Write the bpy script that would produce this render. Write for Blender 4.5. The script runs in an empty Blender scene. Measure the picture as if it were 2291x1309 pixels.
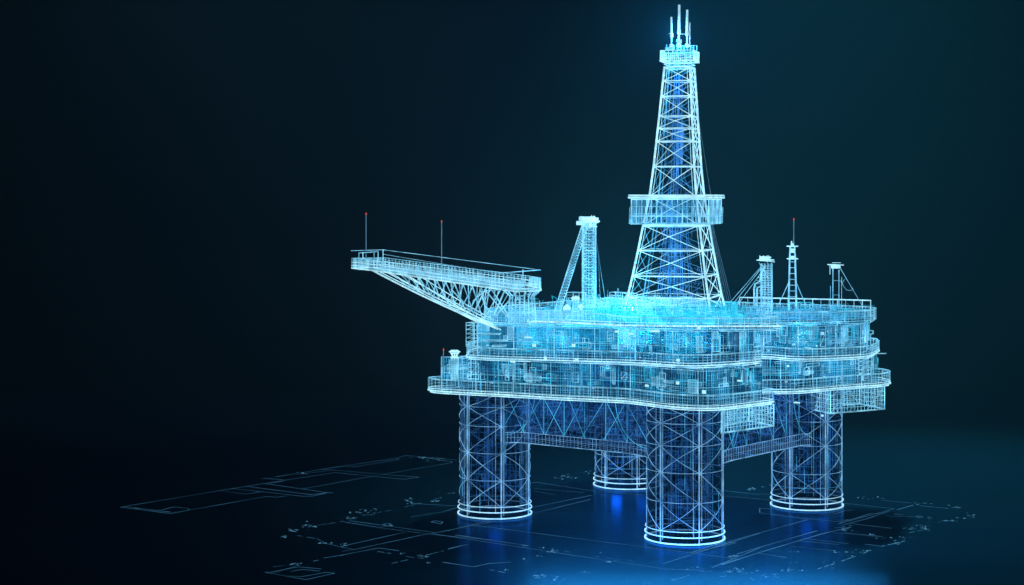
import bpy, math, random
import numpy as np
from mathutils import Vector

random.seed(7)
sc = bpy.context.scene
COL = sc.collection
PI = math.pi

# ------------------------------------------------------------------ camera frame
F = 3900.0                       # focal length in pixels of the 2291 px wide photograph
HOR, CX = 450.0, 1145.5
CAMZ = 76.7
TH = math.radians(38.9)
CU, SU = math.cos(TH), math.sin(TH)
CEN = (35.29, 438.5)             # the platform's centre seen from the camera (right, ahead)

def rig(X, d):                   # camera-relative plan position -> platform axes
    a, b = X - CEN[0], d - CEN[1]
    return (a * CU - b * SU, a * SU + b * CU)

def at(px, py, d):               # point at distance d
    u, v = rig((px - CX) / F * d, d)
    return (u, v, CAMZ - (py - HOR) / F * d)

def on(px, py, z):               # point on the level z
    d = (CAMZ - z) * F / (py - HOR)
    return rig((px - CX) / F * d, d)

def zat(py, d):
    return CAMZ - (py - HOR) / F * d

# ------------------------------------------------------------------ materials
MATS = {}
def nodes(name):
    m = bpy.data.materials.new(name); m.use_nodes = True
    nt = m.node_tree
    for n in list(nt.nodes): nt.nodes.remove(n)
    out = nt.nodes.new('ShaderNodeOutputMaterial')
    m.cycles.emission_sampling = 'NONE'
    MATS[name] = m
    return m, nt, out

def wire_mat(name, base, emis, strength, var=0.55, scale=0.35):
    m, nt, out = nodes(name)
    p = nt.nodes.new('ShaderNodeBsdfPrincipled')
    p.inputs['Base Color'].default_value = (*base, 1)
    p.inputs['Roughness'].default_value = 0.45
    p.inputs['Emission Color'].default_value = (*emis, 1)
    tc = nt.nodes.new('ShaderNodeTexCoord')
    ns = nt.nodes.new('ShaderNodeTexNoise'); ns.inputs['Scale'].default_value = scale
    ns.inputs['Detail'].default_value = 3
    nt.links.new(tc.outputs['Object'], ns.inputs['Vector'])
    mr = nt.nodes.new('ShaderNodeMapRange')
    mr.inputs['From Min'].default_value = 0.35; mr.inputs['From Max'].default_value = 0.65
    mr.inputs['To Min'].default_value = strength * (1 - var); mr.inputs['To Max'].default_value = strength * (1 + var)
    nt.links.new(ns.outputs['Fac'], mr.inputs['Value'])
    nt.links.new(mr.outputs['Result'], p.inputs['Emission Strength'])
    nt.links.new(p.outputs[0], out.inputs['Surface'])
    return m

def sheet_mat(name, tint, emis, strength, rim=0.0, scale=0.12):
    """clear tinted sheet that glows faintly, brighter where seen edge-on"""
    m, nt, out = nodes(name)
    t = nt.nodes.new('ShaderNodeBsdfTransparent'); t.inputs[0].default_value = (*tint, 1)
    e = nt.nodes.new('ShaderNodeEmission'); e.inputs[0].default_value = (*emis, 1)
    a = nt.nodes.new('ShaderNodeAddShader')
    tc = nt.nodes.new('ShaderNodeTexCoord')
    ns = nt.nodes.new('ShaderNodeTexNoise'); ns.inputs['Scale'].default_value = scale
    ns.inputs['Detail'].default_value = 4
    nt.links.new(tc.outputs['Object'], ns.inputs['Vector'])
    mr = nt.nodes.new('ShaderNodeMapRange')
    mr.inputs['From Min'].default_value = 0.38; mr.inputs['From Max'].default_value = 0.66
    mr.inputs['To Min'].default_value = strength * 0.25; mr.inputs['To Max'].default_value = strength * 1.8
    nt.links.new(ns.outputs['Fac'], mr.inputs['Value'])
    res = mr.outputs['Result']
    if rim:
        lw = nt.nodes.new('ShaderNodeLayerWeight'); lw.inputs['Blend'].default_value = 0.18
        mu = nt.nodes.new('ShaderNodeMath'); mu.operation = 'MULTIPLY_ADD'
        nt.links.new(lw.outputs['Facing'], mu.inputs[0]); mu.inputs[1].default_value = rim
        nt.links.new(res, mu.inputs[2]); res = mu.outputs[0]
    nt.links.new(res, e.inputs[1])
    nt.links.new(t.outputs[0], a.inputs[0]); nt.links.new(e.outputs[0], a.inputs[1])
    nt.links.new(a.outputs[0], out.inputs['Surface'])
    return m

wire_mat('bright_line', (0.55, 0.8, 0.9), (0.46, 0.86, 1.0), 1.15, 0.25)
wire_mat('pale_line',   (0.45, 0.75, 0.9), (0.26, 0.70, 0.94), 0.88, 0.5)
wire_mat('cyan_line',   (0.06, 0.3, 0.36), (0.03, 0.60, 0.88), 0.95, 0.6)
wire_mat('fine_line',   (0.12, 0.35, 0.5), (0.08, 0.48, 0.80), 0.8, 0.8, .22)
wire_mat('wall_line',   (0.04, 0.14, 0.22), (0.06, 0.46, 0.78), 0.9, 0.8, .18)
wire_mat('blue_line',   (0.04, 0.14, 0.3), (0.06, 0.32, 0.88), 0.72, 0.9, .25)
wire_mat('leg_line',    (0.15, 0.3, 0.5), (0.22, 0.55, 0.92), 0.78, 0.5)
wire_mat('ring_line',   (0.6, 0.85, 0.95), (0.50, 0.88, 1.0), 1.0, 0.2)
wire_mat('rod_line',    (0.3, 0.5, 0.65), (0.20, 0.45, 0.62), 0.45, 0.2)
wire_mat('red_light',   (0.8, 0.1, 0.05), (1.0, 0.09, 0.04), .9, 0.05)
wire_mat('lamp_glow',   (0.8, 0.95, 0.95), (0.50, 0.92, 0.97), 1.15, 0.05)
wire_mat('drawn_line',  (0.03, 0.1, 0.16), (0.10, 0.34, 0.55), 0.36, 0.6, 0.08)
wire_mat('drawn_dash',  (0.03, 0.1, 0.16), (0.16, 0.48, 0.66), 0.5, 0.6, 0.3)
sheet_mat('hull_sheet', (0.62, 0.68, 0.74), (0.012, 0.20, 0.40), 0.17)
sheet_mat('dark_sheet', (0.30, 0.34, 0.40), (0.006, 0.12, 0.34), 0.10)
sheet_mat('mid_sheet', (0.62, 0.7, 0.74), (0.015, 0.31, 0.50), 0.28)
sheet_mat('cyan_sheet', (0.82, 0.88, 0.9), (0.008, 0.40, 0.62), 0.34)
sheet_mat('deck_sheet', (0.86, 0.88, 0.9), (0.015, 0.16, 0.28), 0.06)
sheet_mat('plate_sheet', (0.36, 0.40, 0.46), (0.01, 0.12, 0.26), 0.04)
sheet_mat('leg_sheet',  (0.26, 0.30, 0.38), (0.02, 0.17, 0.44), 0.012, rim=0.18)
sheet_mat('girder_sheet', (0.42, 0.46, 0.54), (0.012, 0.09, 0.32), 0.09)

# ------------------------------------------------------------------ mesh batches
class Wires:
    """square bars between pairs of points, plus sheets; built as ONE mesh"""
    def __init__(s): s.p, s.q, s.r, s.quads, s.qm = [], [], [], [], []
    def seg(s, a, b, r=0.1):
        s.p.append(a); s.q.append(b); s.r.append(r)
    def poly(s, pts, r=0.1, closed=False):
        n = len(pts)
        for i in range(n if closed else n - 1): s.seg(pts[i], pts[(i + 1) % n], r)
    def ring(s, c, R, r=0.1, n=40, a0=0, a1=2 * PI):
        full = abs(a1 - a0 - 2 * PI) < 1e-6
        m = n if full else n + 1
        s.poly([(c[0] + R * math.cos(a0 + (a1 - a0) * i / n), c[1] + R * math.sin(a0 + (a1 - a0) * i / n), c[2]) for i in range(m)], r, full)
    def face(s, pts, mi=0): s.quads.append(pts); s.qm.append(mi)
    def box(s, lo, hi, r=0.1):
        x0, y0, z0 = lo; x1, y1, z1 = hi
        for z in (z0, z1): s.poly([(x0, y0, z), (x1, y0, z), (x1, y1, z), (x0, y1, z)], r, True)
        for x, y in ((x0, y0), (x1, y0), (x1, y1), (x0, y1)): s.seg((x, y, z0), (x, y, z1), r)
    def solid(s, c, h):            # solid block, centre c, half sizes h
        s.seg((c[0] - h[0], c[1], c[2]), (c[0] + h[0], c[1], c[2]), 0)
        s.r[-1] = -1; s.p.pop(); s.q.pop(); s.r.pop()
        x, y, z = c; a, b, d = h
        v = [(x + i * a, y + j * b, z + k * d) for k in (-1, 1) for j in (-1, 1) for i in (-1, 1)]
        for f in ((0, 2, 3, 1), (4, 5, 7, 6), (0, 1, 5, 4), (2, 6, 7, 3), (0, 4, 6, 2), (1, 3, 7, 5)):
            s.face([v[k] for k in f])
    def build(s, name, mat, parent=None, origin=None, smooth=False):
        o0 = np.array(origin if origin is not None else (parent_world(parent) if parent else (0, 0, 0)), float)
        V = []; L = []; counts = []
        base = 0
        if s.p:
            P = np.array(s.p, float); Q = np.array(s.q, float); R = np.array(s.r, float)[:, None]
            D = Q - P; ln = np.linalg.norm(D, axis=1, keepdims=True); ln[ln < 1e-9] = 1e-9
            D = D / ln
            P = P - D * R * 0.4; Q = Q + D * R * 0.4
            up = np.where(np.abs(D[:, 2:3]) > 0.9, np.array([[1., 0, 0]]), np.array([[0, 0, 1.]]))
            A = np.cross(D, up); A /= np.linalg.norm(A, axis=1, keepdims=True)
            B = np.cross(D, A)
            cs = []
            for E in (P, Q):
                for i, j in ((1, 1), (-1, 1), (-1, -1), (1, -1)):
                    cs.append(E + (A * i + B * j) * R * 0.62)
            X = np.stack(cs, 1).reshape(-1, 3)
            n = len(P)
            fi = np.array([(0, 1, 5, 4), (1, 2, 6, 5), (2, 3, 7, 6), (3, 0, 4, 7), (3, 2, 1, 0), (4, 5, 6, 7)])
            fa = (np.arange(n)[:, None, None] * 8 + fi[None]).reshape(-1)
            V.append(X); L.append(fa); counts += [4] * (n * 6); base = len(X)
        if s.quads:
            vv = []
            for f in s.quads:
                L.append(np.arange(base, base + len(f))); counts.append(len(f)); base += len(f); vv += f
            V.append(np.array(vv, float))
        V = np.concatenate(V) - o0; L = np.concatenate(L); counts = np.array(counts)
        me = bpy.data.meshes.new(name)
        me.vertices.add(len(V)); me.vertices.foreach_set('co', V.reshape(-1).astype(np.float32))
        me.loops.add(len(L)); me.loops.foreach_set('vertex_index', L.astype(np.int32))
        me.polygons.add(len(counts))
        st = np.concatenate(([0], np.cumsum(counts)[:-1])).astype(np.int32)
        me.polygons.foreach_set('loop_start', st)
        if isinstance(mat, (list, tuple)):
            for k in mat: me.materials.append(MATS[k])
            nb = len(counts) - len(s.quads)
            me.polygons.foreach_set('material_index', np.array([0] * nb + s.qm, np.int32))
        else: me.materials.append(MATS[mat])
        me.update(calc_edges=True); me.validate()
        o = bpy.data.objects.new(name, me); COL.objects.link(o)
        if parent: o.parent = parent
        else: o.location = o0
        o['_w'] = list(map(float, o0))
        return o

def parent_world(o): return o['_w']

def thing(name, label, cat, loc, group=None):
    o = bpy.data.objects.new(name, None); COL.objects.link(o)
    o.location = loc; o['label'] = label; o['category'] = cat; o['_w'] = list(map(float, loc))
    o.empty_display_size = 1
    if group: o['group'] = group
    return o

U = random.uniform
def lerp(a, b, t): return tuple(a[i] + (b[i] - a[i]) * t for i in range(len(a)))

# ------------------------------------------------------------------ outline tools
def chaikin(p, n=2):
    for _ in range(n):
        q = []
        for i in range(len(p)):
            a, b = p[i], p[(i + 1) % len(p)]
            q += [lerp(a, b, .25), lerp(a, b, .75)]
        p = q
    return p
def resample(p, step, closed=True):
    pts = p + [p[0]] if closed else p
    seg = [math.dist(pts[i], pts[i + 1]) for i in range(len(pts) - 1)]
    tot = sum(seg); n = max(2, round(tot / step)); out = []; i = 0; acc = 0
    for k in range(n if closed else n + 1):
        t = tot * k / n
        while i < len(seg) - 1 and acc + seg[i] < t: acc += seg[i]; i += 1
        out.append(lerp(pts[i], pts[i + 1], (t - acc) / max(seg[i], 1e-9)))
    return out
def inset(p, d):
    n = len(p); A = sum(p[i][0] * p[(i + 1) % n][1] - p[(i + 1) % n][0] * p[i][1] for i in range(n))
    s = 1 if A > 0 else -1; out = []
    for i in range(n):
        a, c = p[i - 1], p[(i + 1) % n]
        tx, ty = c[0] - a[0], c[1] - a[1]; l = math.hypot(tx, ty) or 1
        out.append((p[i][0] - s * ty / l * d, p[i][1] + s * tx / l * d))
    return out
def inside(p, x, y):
    c = False; n = len(p)
    for i in range(n):
        x0, y0 = p[i]; x1, y1 = p[(i + 1) % n]
        if (y0 > y) != (y1 > y) and x < (x1 - x0) * (y - y0) / (y1 - y0) + x0: c = not c
    return c
def z3(p, z): return [(a[0], a[1], z) for a in p]

def rnd_in(p):
    xs = [a[0] for a in p]; ys = [a[1] for a in p]
    while True:
        x, y = U(min(xs), max(xs)), U(min(ys), max(ys))
        if inside(p, x, y): return x, y

def scribble(w, c, size, n, r, lim=2.0):
    """loose loop of cable or thin pipe"""
    size *= .7; c = tuple(c)
    p = list(c); d = [random.gauss(0, 1) for _ in range(3)]; pts = [tuple(p)]
    for _ in range(n):
        d = [x * .75 + random.gauss(0, .6) for x in d]
        l = math.sqrt(sum(x * x for x in d)) or 1
        p = [p[i] + d[i] / l * size for i in range(3)]
        e = math.dist(p, c)
        if e > lim: p = [c[i] + (p[i] - c[i]) * lim / e for i in range(3)]; d = [-x for x in d]
        pts.append(tuple(p))
    w.poly(pts, r)

# ------------------------------------------------------------------ the oil platform
plat = thing('oil_platform', 'glowing blue wireframe oil platform on four round lattice legs with stacked decks', 'oil platform', (0, 0, 0))
LB = rig((1532 - CX) / F * 396.5, 396.5); LA = rig((1107 - CX) / F * 428, 428)
LC = rig((1805 - CX) / F * 439.5, 439.5); LD = rig((1403 - CX) / F * 471, 471)
Z1, Z1T, Z2, Z2T, Z3 = 31.0, 33.9, 39.3, 41.8, 47.2

def make_leg(cx, cy, rot, seed):
    random.seed(seed)
    R = 8.7; top = Z1
    j = lambda: U(-.7, .7)
    bays = [3.0, 9.4 + j(), 15.8 + j(), 21.8 + j(), 27.0, top]
    post = Wires()
    ang = [rot + k * PI / 3 for k in range(6)]
    P = lambda a, z, r=R: (cx + r * math.cos(a), cy + r * math.sin(a), z)
    for k, a in enumerate(ang):
        post.seg(P(a, 0.1), P(a, top), .19)
        post.seg(P(a + .07, 1.0), P(a + .07, top), .09)
        post.seg(P(a - .16, 1.5), P(a - .16, top), .06)
    leg = post.build('leg', 'leg_line', plat, None)
    rings = Wires()
    for z in bays[1:-1]:
        rings = Wires(); rings.ring((cx, cy, z), R, .085, 48); rings.build('hoop', 'leg_line', leg)
    for z in (5.6, 10.9, 21, 25.5, 29.4):
        rings = Wires(); rings.ring((cx, cy, z), R * U(.93, 1), .05, 40); rings.build('hoop', 'fine_line', leg)
    for z, r, rr in ((0.3, 9.05, .22), (1.75, 9.05, .18), (3.0, 8.95, .10)):
        b = Wires(); b.ring((cx, cy, z), r, rr, 72)
        b.build('base_ring', 'ring_line', leg)
    br = Wires()
    for k in range(6):
        a, b = ang[k], ang[(k + 1) % 6]
        for i in range(len(bays) - 1):
            z0, z1 = bays[i], bays[i + 1]
            for s0, s1 in ((a, b), (b, a)):
                if random.random() < .12: continue
                if k == 5: s0, s1 = (s0, s1 + 2 * PI) if s1 < s0 - PI else (s0 + 2 * PI, s1) if s0 < s1 - PI else (s0, s1)
                e = U(-.5, .5)
                br.poly([P(s0 + (s1 - s0) * f / 8, z0 + (z1 - z0) * f / 8 + e * math.sin(PI * f / 8)) for f in range(9)], U(.07, .10))
            if random.random() < .2:
                br.poly([P(a, z0), P((a + b) / 2, (z0 + z1) / 2 + U(-.8, .8)), P(a, z1)], .05)
    br.build('cross_bracing', 'leg_line', leg)
    # shell
    sh = Wires(); n = 48
    for i in range(n):
        a, b = 2 * PI * i / n, 2 * PI * (i + 1) / n
        sh.face([P(a, .4, 8.6), P(b, .4, 8.6), P(b, top, 8.6), P(a, top, 8.6)])
    sh.build('shell', 'leg_sheet', leg)
    sk = Wires()
    for i in range(18):
        a = U(0, 2 * PI); z0 = U(1, 20); sk.seg(P(a, z0, 8.65), P(a, min(top, z0 + U(4, 22)), 8.65), .045)
    sk.build('stringer', 'fine_line', leg)
    # inner works
    iw = Wires()
    for i in range(26):
        a = U(0, 2 * PI); r = U(2, 7.6); z0 = U(1, 10); iw.seg(P(a, z0, r), P(a, U(z0 + 6, top), r), U(.04, .1))
    for i in range(100):
        a = U(0, 2 * PI); r = U(1, 8); z = U(2, top - 1); l = U(.5, 3.6)
        d = random.choice([(1, 0, 0), (0, 1, 0), (0, 0, 1), (.6, .6, 0), (.6, -.6, .4)])
        p = P(a, z, r); iw.seg(p, (p[0] + d[0] * l, p[1] + d[1] * l, p[2] + d[2] * l), .045)
    for i in range(16):
        a0 = U(0, 6); iw.ring((cx, cy, U(3, top - 1)), U(3, 7.8), .05, 14, a0, a0 + U(1, 4))
    for i in range(120):
        scribble(iw, P(U(0, 6.28), U(2, top - 2), U(3, 6.6)), U(.45, .9), random.randint(4, 11), U(.035, .06))
    iw.build('inner_pipework', 'blue_line', leg)
    ld = Wires(); a = rot + 1.8
    for s in (-.07, .07): ld.seg(P(a + s, 1, 7.4), P(a + s, top, 7.4), .07)
    for i in range(38): ld.seg(P(a - .07, 1 + i * .78, 7.4), P(a + .07, 1 + i * .78, 7.4), .05)
    ld.build('ladder', 'fine_line', leg)
    # curtains of frames hung round the core
    fr = Wires()
    for i in range(14):
        a = U(0, 6.28); r = U(1.5, 5.5); p = P(a, U(3, top - 5), r); s = U(.6, 2)
        fr.box((p[0] - s, p[1] - s, p[2]), (p[0] + s, p[1] + s, p[2] + U(1, 3.4)), .045)
    fr.build('core_frame', 'blue_line', leg)
    return leg

base = -math.radians(51.1)
make_leg(*LA, base + math.radians(11), 11)
make_leg(*LB, base + math.radians(16), 12)
make_leg(*LC, base + math.radians(22), 13)
make_leg(*LD, base + math.radians(14), 14)
random.seed(21)

# ---- girders between the legs
def girder(p, q, zb, zt, band, seed):
    random.seed(seed)
    dx, dy = q[0] - p[0], q[1] - p[1]; L = math.hypot(dx, dy); dx, dy = dx / L, dy / L
    nx, ny = -dy, dx; a0, a1 = 6.5, L - 6.5; hw = 5.0
    def G(t, s, z): return (p[0] + dx * t + nx * s, p[1] + dy * t + ny * s, z)
    def zarch(t):            # haunches drop towards the legs
        e = min(t - a0, a1 - t); return zb - .5 * max(0, 1 - e / 7) ** 2
    ts = [a0 + (a1 - a0) * i / 40 for i in range(41)]
    ch = Wires()
    for s in (-hw, hw):
        for dz, r in ((0, .14), (band, .09), (band * .5, .04)):
            ch.poly([G(t, s, zarch(t) + dz) for t in ts], r)
        for t in ts: ch.seg(G(t, s, zarch(t)), G(t, s, zarch(t) + band), .04)
    for t in ts[::2]: ch.seg(G(t, -hw, zarch(t)), G(t, hw, zarch(t)), .06)
    g = ch.build('girder', 'leg_line', plat)
    lt = Wires(); n = 7
    for s in (-hw, hw):
        for i in range(n):
            t0, t1 = a0 + (a1 - a0) * i / n, a0 + (a1 - a0) * (i + 1) / n
            if random.random() < .7: lt.seg(G(t0 + U(-1, 1), s, zb + band), G(t1, s, zt), .065)
            if random.random() < .7: lt.seg(G(t1, s, zb + band), G(t0 + U(-1, 1), s, zt), .065)
            lt.seg(G(t0, s, zb + band), G(t0, s, zt), .07)
        for e, sg in ((a0, 1), (a1, -1)):
            pts = [G(e + sg * 9 * math.sin(k * PI / 20), s, zb + band - 1 + (zt - zb - band + 1) * (1 - math.cos(k * PI / 20))) for k in range(11)]
            lt.poly(pts, .08)
    lt.build('lattice', 'wall_line', g)
    sh = Wires()
    for s in (-hw + .1, hw - .1):
        for i in range(40):
            sh.face([G(ts[i], s, zarch(ts[i])), G(ts[i + 1], s, zarch(ts[i + 1])), G(ts[i + 1], s, zt), G(ts[i], s, zt)])
    sh.face([G(a0, -hw + .1, zb), G(a1, -hw + .1, zb), G(a1, hw - .1, zb), G(a0, hw - .1, zb)])
    sh.build('plating', 'girder_sheet', g)
    cl = Wires()
    for i in range(260):
        t, s, z = U(a0, a1), U(-hw, hw), U(zb + 1, zt - .5); l = U(.6, 5)
        k = random.random()
        a = G(t, s, z)
        b = G(t + l, s, z) if k < .45 else G(t, s, min(zt, z + l)) if k < .85 else G(t + l * .6, s, z + l * .5)
        cl.seg(a, b, U(.035, .075))
    for i in range(120): scribble(cl, G(U(a0, a1), U(-hw, hw), U(zb + 1, zt - 1)), U(.4, 1.1), random.randint(5, 14), U(.03, .06))
    for i in range(26):
        t, s, z = U(a0, a1 - 3), U(-hw, hw - 1), U(zb + 1, zt - 3); a = G(t, s, z)
        cl.box(a, (a[0] + U(.8, 2.5) , a[1] + U(.8, 2.5), a[2] + U(.8, 2.5)), .045)
    cl.build('pipework', 'blue_line', g)
    return g
girder(LA, LB, 18.9, Z1, 2.5, 31)
girder(LB, LC, 16.8, Z1, 2.8, 32)
girder(LC, LD, 18.0, Z1, 2.5, 33)
girder(LD, LA, 18.6, Z1, 2.5, 34)
random.seed(41)

# ---- outlines of the three decks
o1 = [on(*q, Z1) for q in ((955, 871), (968, 875), (1041, 879), (1156, 885), (1238, 890), (1330, 894), (1395, 897), (1430, 901), (1495, 910), (1556, 914), (1609, 914), (1678, 906), (1731, 899.5))]
o1 += [(o1[-1][0] - .8, o1[-1][1] + 1), (32, -14), (31, -9), (32, -1)] + [on(*q, Z1) for q in ((1783, 877), (1867, 869), (1921, 865), (1978, 861))]
o1 += [(47, 38), (40, 44), (20, 42), (0, 38), (-20, 42), (-38, 40), (-41, 20), (-39, 0), (-36, -22), (-31, -38), (-33.5, -43)]
o2 = [on(*q, Z2) for q in ((1040, 798), (1060, 800), (1115, 803), (1197, 805), (1300, 808), (1400, 811), (1437, 812.5), (1500, 817), (1547, 819), (1586, 818), (1650, 814), (1704, 809))]
o2 += [(o2[-1][0] - .8, o2[-1][1] + 1), (31, -11), (30, -6), (31, 2)] + [on(*q, Z2) for q in ((1783, 804.5), (1867, 802), (1925, 799), (1951, 796))]
o2 += [(44, 38), (36, 42), (15, 38), (-15, 38), (-34, 38), (-38, 20), (-37, -10), (-34, -30)]
o3 = [on(*q, Z3) for q in ((1092, 722), (1176, 724), (1260, 725.5), (1351, 725), (1385, 733), (1470, 736), (1600, 737), (1690, 737), (1746, 736))]
o3 += [(o3[-1][0] - .8, o3[-1][1] + 1), (34, -6), (32, 4)] + [on(*q, Z3) for q in ((1790, 722), (1867, 720.5), (1920, 719), (1950, 717.5))]
o3 += [(43, 38), (34, 40), (10, 36), (-15, 36), (-33, 36), (-36, 15), (-35, -12), (-33, -25)]
o1, o2, o3 = (chaikin(o, 1) for o in (o1, o2, o3))

def deck(out, z0, z1, name, mat_rim, thick=.28, step=1.15, rails=2):
    rs = resample(out, step)
    rim = Wires()
    for dz, r in ((0, thick), (.55, thick * .45)): rim.poly(z3(resample(out, .9), z0 + dz), r, True)
    rim.poly(z3(inset(resample(out, .9), .5), z0 - .5), thick * .6, True)
    d = rim.build(name, mat_rim, plat)
    rl = Wires()
    rl.poly(z3(rs, z1), .14, True); rl.poly(z3(inset(rs, .35), z1 - .25), .06, True)
    for k in range(rails): rl.poly(z3(rs, z0 + .55 + (z1 - z0 - .55) * (k + 1) / (rails + 1)), .035, True)
    for i, p in enumerate(rs): rl.seg((*p, z0), (*p, z1), .08 if i % 6 == 0 else .035)
    rl.build('railing', 'pale_line', d)
    fl = Wires(); fl.face(z3(inset(out, .2), z0 + .2)); fl.build('deck_plate', 'plate_sheet', d)
    pn = Wires(); n = len(rs)
    for i in range(n): pn.face([(*rs[i], z0), (*rs[(i + 1) % n], z0), (*rs[(i + 1) % n], z1), (*rs[i], z1)])
    pn.build('railing_panel', 'deck_sheet', d)
    gr = Wires()                       # joists under the plate
    xs = [a[0] for a in out]; ys = [a[1] for a in out]
    for axis in (0, 1):
        lo, hi = (min(ys), max(ys)) if axis else (min(xs), max(xs))
        k = lo + 1.5
        while k < hi:
            c = []
            for i in range(len(out)):
                a, b = out[i], out[(i + 1) % len(out)]
                if (a[axis] > k) != (b[axis] > k):
                    c.append(lerp(a, b, (k - a[axis]) / (b[axis] - a[axis]))[1 - axis])
            c.sort()
            for j in range(0, len(c) - 1, 2):
                if axis: gr.seg((c[j], k, z0 + .1), (c[j + 1], k, z0 + .1), .05)
                else: gr.seg((k, c[j], z0 + .1), (k, c[j + 1], z0 + .1), .05)
            k += 3.6
    gr.build('joists', 'fine_line', d)
    return d
d1 = deck(o1, Z1, Z1T, 'lower_deck', 'bright_line', .27)
d2 = deck(o2, Z2, Z2T, 'middle_deck', 'bright_line', .22)
d3 = deck(o3, Z3, Z3 + 2.6, 'upper_deck', 'pale_line', .15, 1.0)

fence = [on(*q, 50.6) for q in ((1655, 674), (1700, 675), (1790, 677), (1870, 679), (1948, 681))]
w = Wires(); fp = resample(fence, 2.2, False)
w.poly(z3(fp, 51.6), .22)
for i, p in enumerate(fp): w.seg((*p, 49.6), (*p, 51.6), .1 if i % 3 == 0 else .05)
w.seg((*fp[-1], 46), (*fp[-1], 51.6), .12)
w.build('wind_fence', 'bright_line', plat)
# ---- walls between the decks
def wall(out, d, z0, z1, name, step, mat, sheet, rows, grid_r=.05):
    p = resample(inset(out, d), step)
    w = Wires(); n = len(p); i = 0; H = z1 - z0
    while i < n:                        # bay by bay, each with a rhythm of its own
        m = random.randint(6, 22)
        style = random.choice((0, 0, 1, 1, 2, 3))
        far = (p[i % n][1] * CU - p[i % n][0] * SU) > 12
        if far and style in (1, 2): style = 0
        w.seg((*p[i], z0), (*p[i], z1), random.choice((.11, .15)))
        za, zb = (z0, z1) if random.random() < .6 else (z0 + H * random.choice((0, .3, .5)), z0 + H * random.choice((.55, .8, 1)))
        for j in range(i + 1, min(n, i + m)):
            if style == 0 and (j - i) % 3: continue
            if style == 3 and random.random() < .5: continue
            w.seg((*p[j], za if style != 2 else z0), (*p[j], zb if style != 2 else z1), random.choice((.04, .05, .07)) if style != 2 else .045)
        rr = {0: 2, 1: rows, 2: rows // 2, 3: rows}[style]
        for k in range(1, rr):
            z = z0 + H * k / rr
            if style == 3 and random.random() < .4: continue
            w.poly([(*p[j % n], z) for j in range(i, i + m + 1)], random.choice((.035, .05, .05, .08)))
        i += m
    o = w.build(name, mat, plat)
    fr = Wires()
    for i in range(0, n, 16): fr.seg((*p[i], z0), (*p[i], z1), .13)
    for q in (z0, z1 - .1, z0 + H * .5): fr.poly(z3(p, q), .07, True)
    fr.build('wall_frame', 'pale_line', o)
    i = 0; s = Wires()
    while i < n:
        m = random.randint(4, 18); k = random.choice((0, 0, 1, 1, 2))
        for j in range(i, min(n, i + m)): s.face([(*p[j], z0), (*p[(j + 1) % n], z0), (*p[(j + 1) % n], z1), (*p[j], z1)], k)
        i += m
    s.build('cladding', ('dark_sheet', sheet, 'mid_sheet'), o)
    return o
wall(o1, 3.2, Z1T - 2.5, Z2 - .3, 'hull_wall', .62, 'wall_line', 'hull_sheet', 7)
wall(o1, 8.0, Z1T - 2.0, Z2 - .3, 'inner_wall', 1.1, 'wall_line', 'hull_sheet', 5)
wall(o2, 2.6, Z2 + .4, Z3 - .3, 'upper_wall', .62, 'wall_line', 'hull_sheet', 9)
wall(o2, 8.0, Z2 + .4, Z3 - .3, 'inner_wall', 1.1, 'fine_line', 'cyan_sheet', 6)

def facade(out, d, z0, z1, n):
    p = resample(inset(out, d), .5); m = len(p)
    w = Wires(); pl = Wires(); panes = []
    for i in range(n):
        k = random.randrange(m); l = random.choice((1, 2, 2, 3, 4, 6, 9)); h = U(.5, (z1 - z0) * .8) if l < 5 else U(.4, 1.4)
        za = U(z0, z1 - h); a, b = p[k], p[(k + l) % m]
        q = [(*a, za), (*b, za), (*b, za + h), (*a, za + h)]
        t = random.random()
        (w if t < .6 else pl).poly(q, random.choice((.05, .07, .1)), True)
        if t > .94:
            fc = Wires(); fc.face([(x, y, z) for x, y, z in q]); panes.append(fc)
        if .3 < t < .5:
            for f in range(1, l * 2): g = lerp(a, b, f / (l * 2)); w.seg((*g, za), (*g, za + h), .045)
        if .5 < t < .56: w.seg(q[0], q[2], .07)
    o = w.build('facade_frame', 'pale_line', plat); pl.build('door_frame', 'cyan_line', o); [f.build('window_pane', 'mid_sheet', o) for f in panes]
facade(o1, 3.0, Z1T, Z2 - .5, 230)
facade(o1, 5.5, Z1T, Z2 - .5, 150)
facade(o2, 2.4, Z2T, Z3 - .4, 230)
facade(o2, 5.0, Z2T, Z3 - .4, 150)
# ---- bulkheads, rooms and machinery inside
def rooms(out, z0, z1, n, name, mat, sheet):
    o_in = inset(out, 5)
    for k in range(n):
        x, y = rnd_in(o_in); a, b, h = U(1.5, 5), U(1.5, 5), U(.5, 1) * (z1 - z0)
        w = Wires(); w.box((x - a, y - b, z0 + .3), (x + a, y + b, z0 + h), .08)
        m = int(a * 2 / .8)
        for i in range(m + 1):
            t = x - a + 2 * a * i / m
            for yy in (y - b, y + b): w.seg((t, yy, z0 + .3), (t, yy, z0 + h), .04)
        m = int(b * 2 / .8)
        for i in range(m + 1):
            t = y - b + 2 * b * i / m
            for xx in (x - a, x + a): w.seg((xx, t, z0 + .3), (xx, t, z0 + h), .04)
        for i in range(1, 5):
            z = z0 + h * i / 5; w.poly([(x - a, y - b, z), (x + a, y - b, z), (x + a, y + b, z), (x - a, y + b, z)], .04, True)
        o = w.build(name, mat, plat)
        s = Wires(); s.face([(x - a, y - b, z0 + .3), (x + a, y - b, z0 + .3), (x + a, y - b, z0 + h), (x - a, y - b, z0 + h)])
        s.face([(x + a, y - b, z0 + .3), (x + a, y + b, z0 + .3), (x + a, y + b, z0 + h), (x + a, y - b, z0 + h)])
        s.build('cladding', sheet, o)
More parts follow.
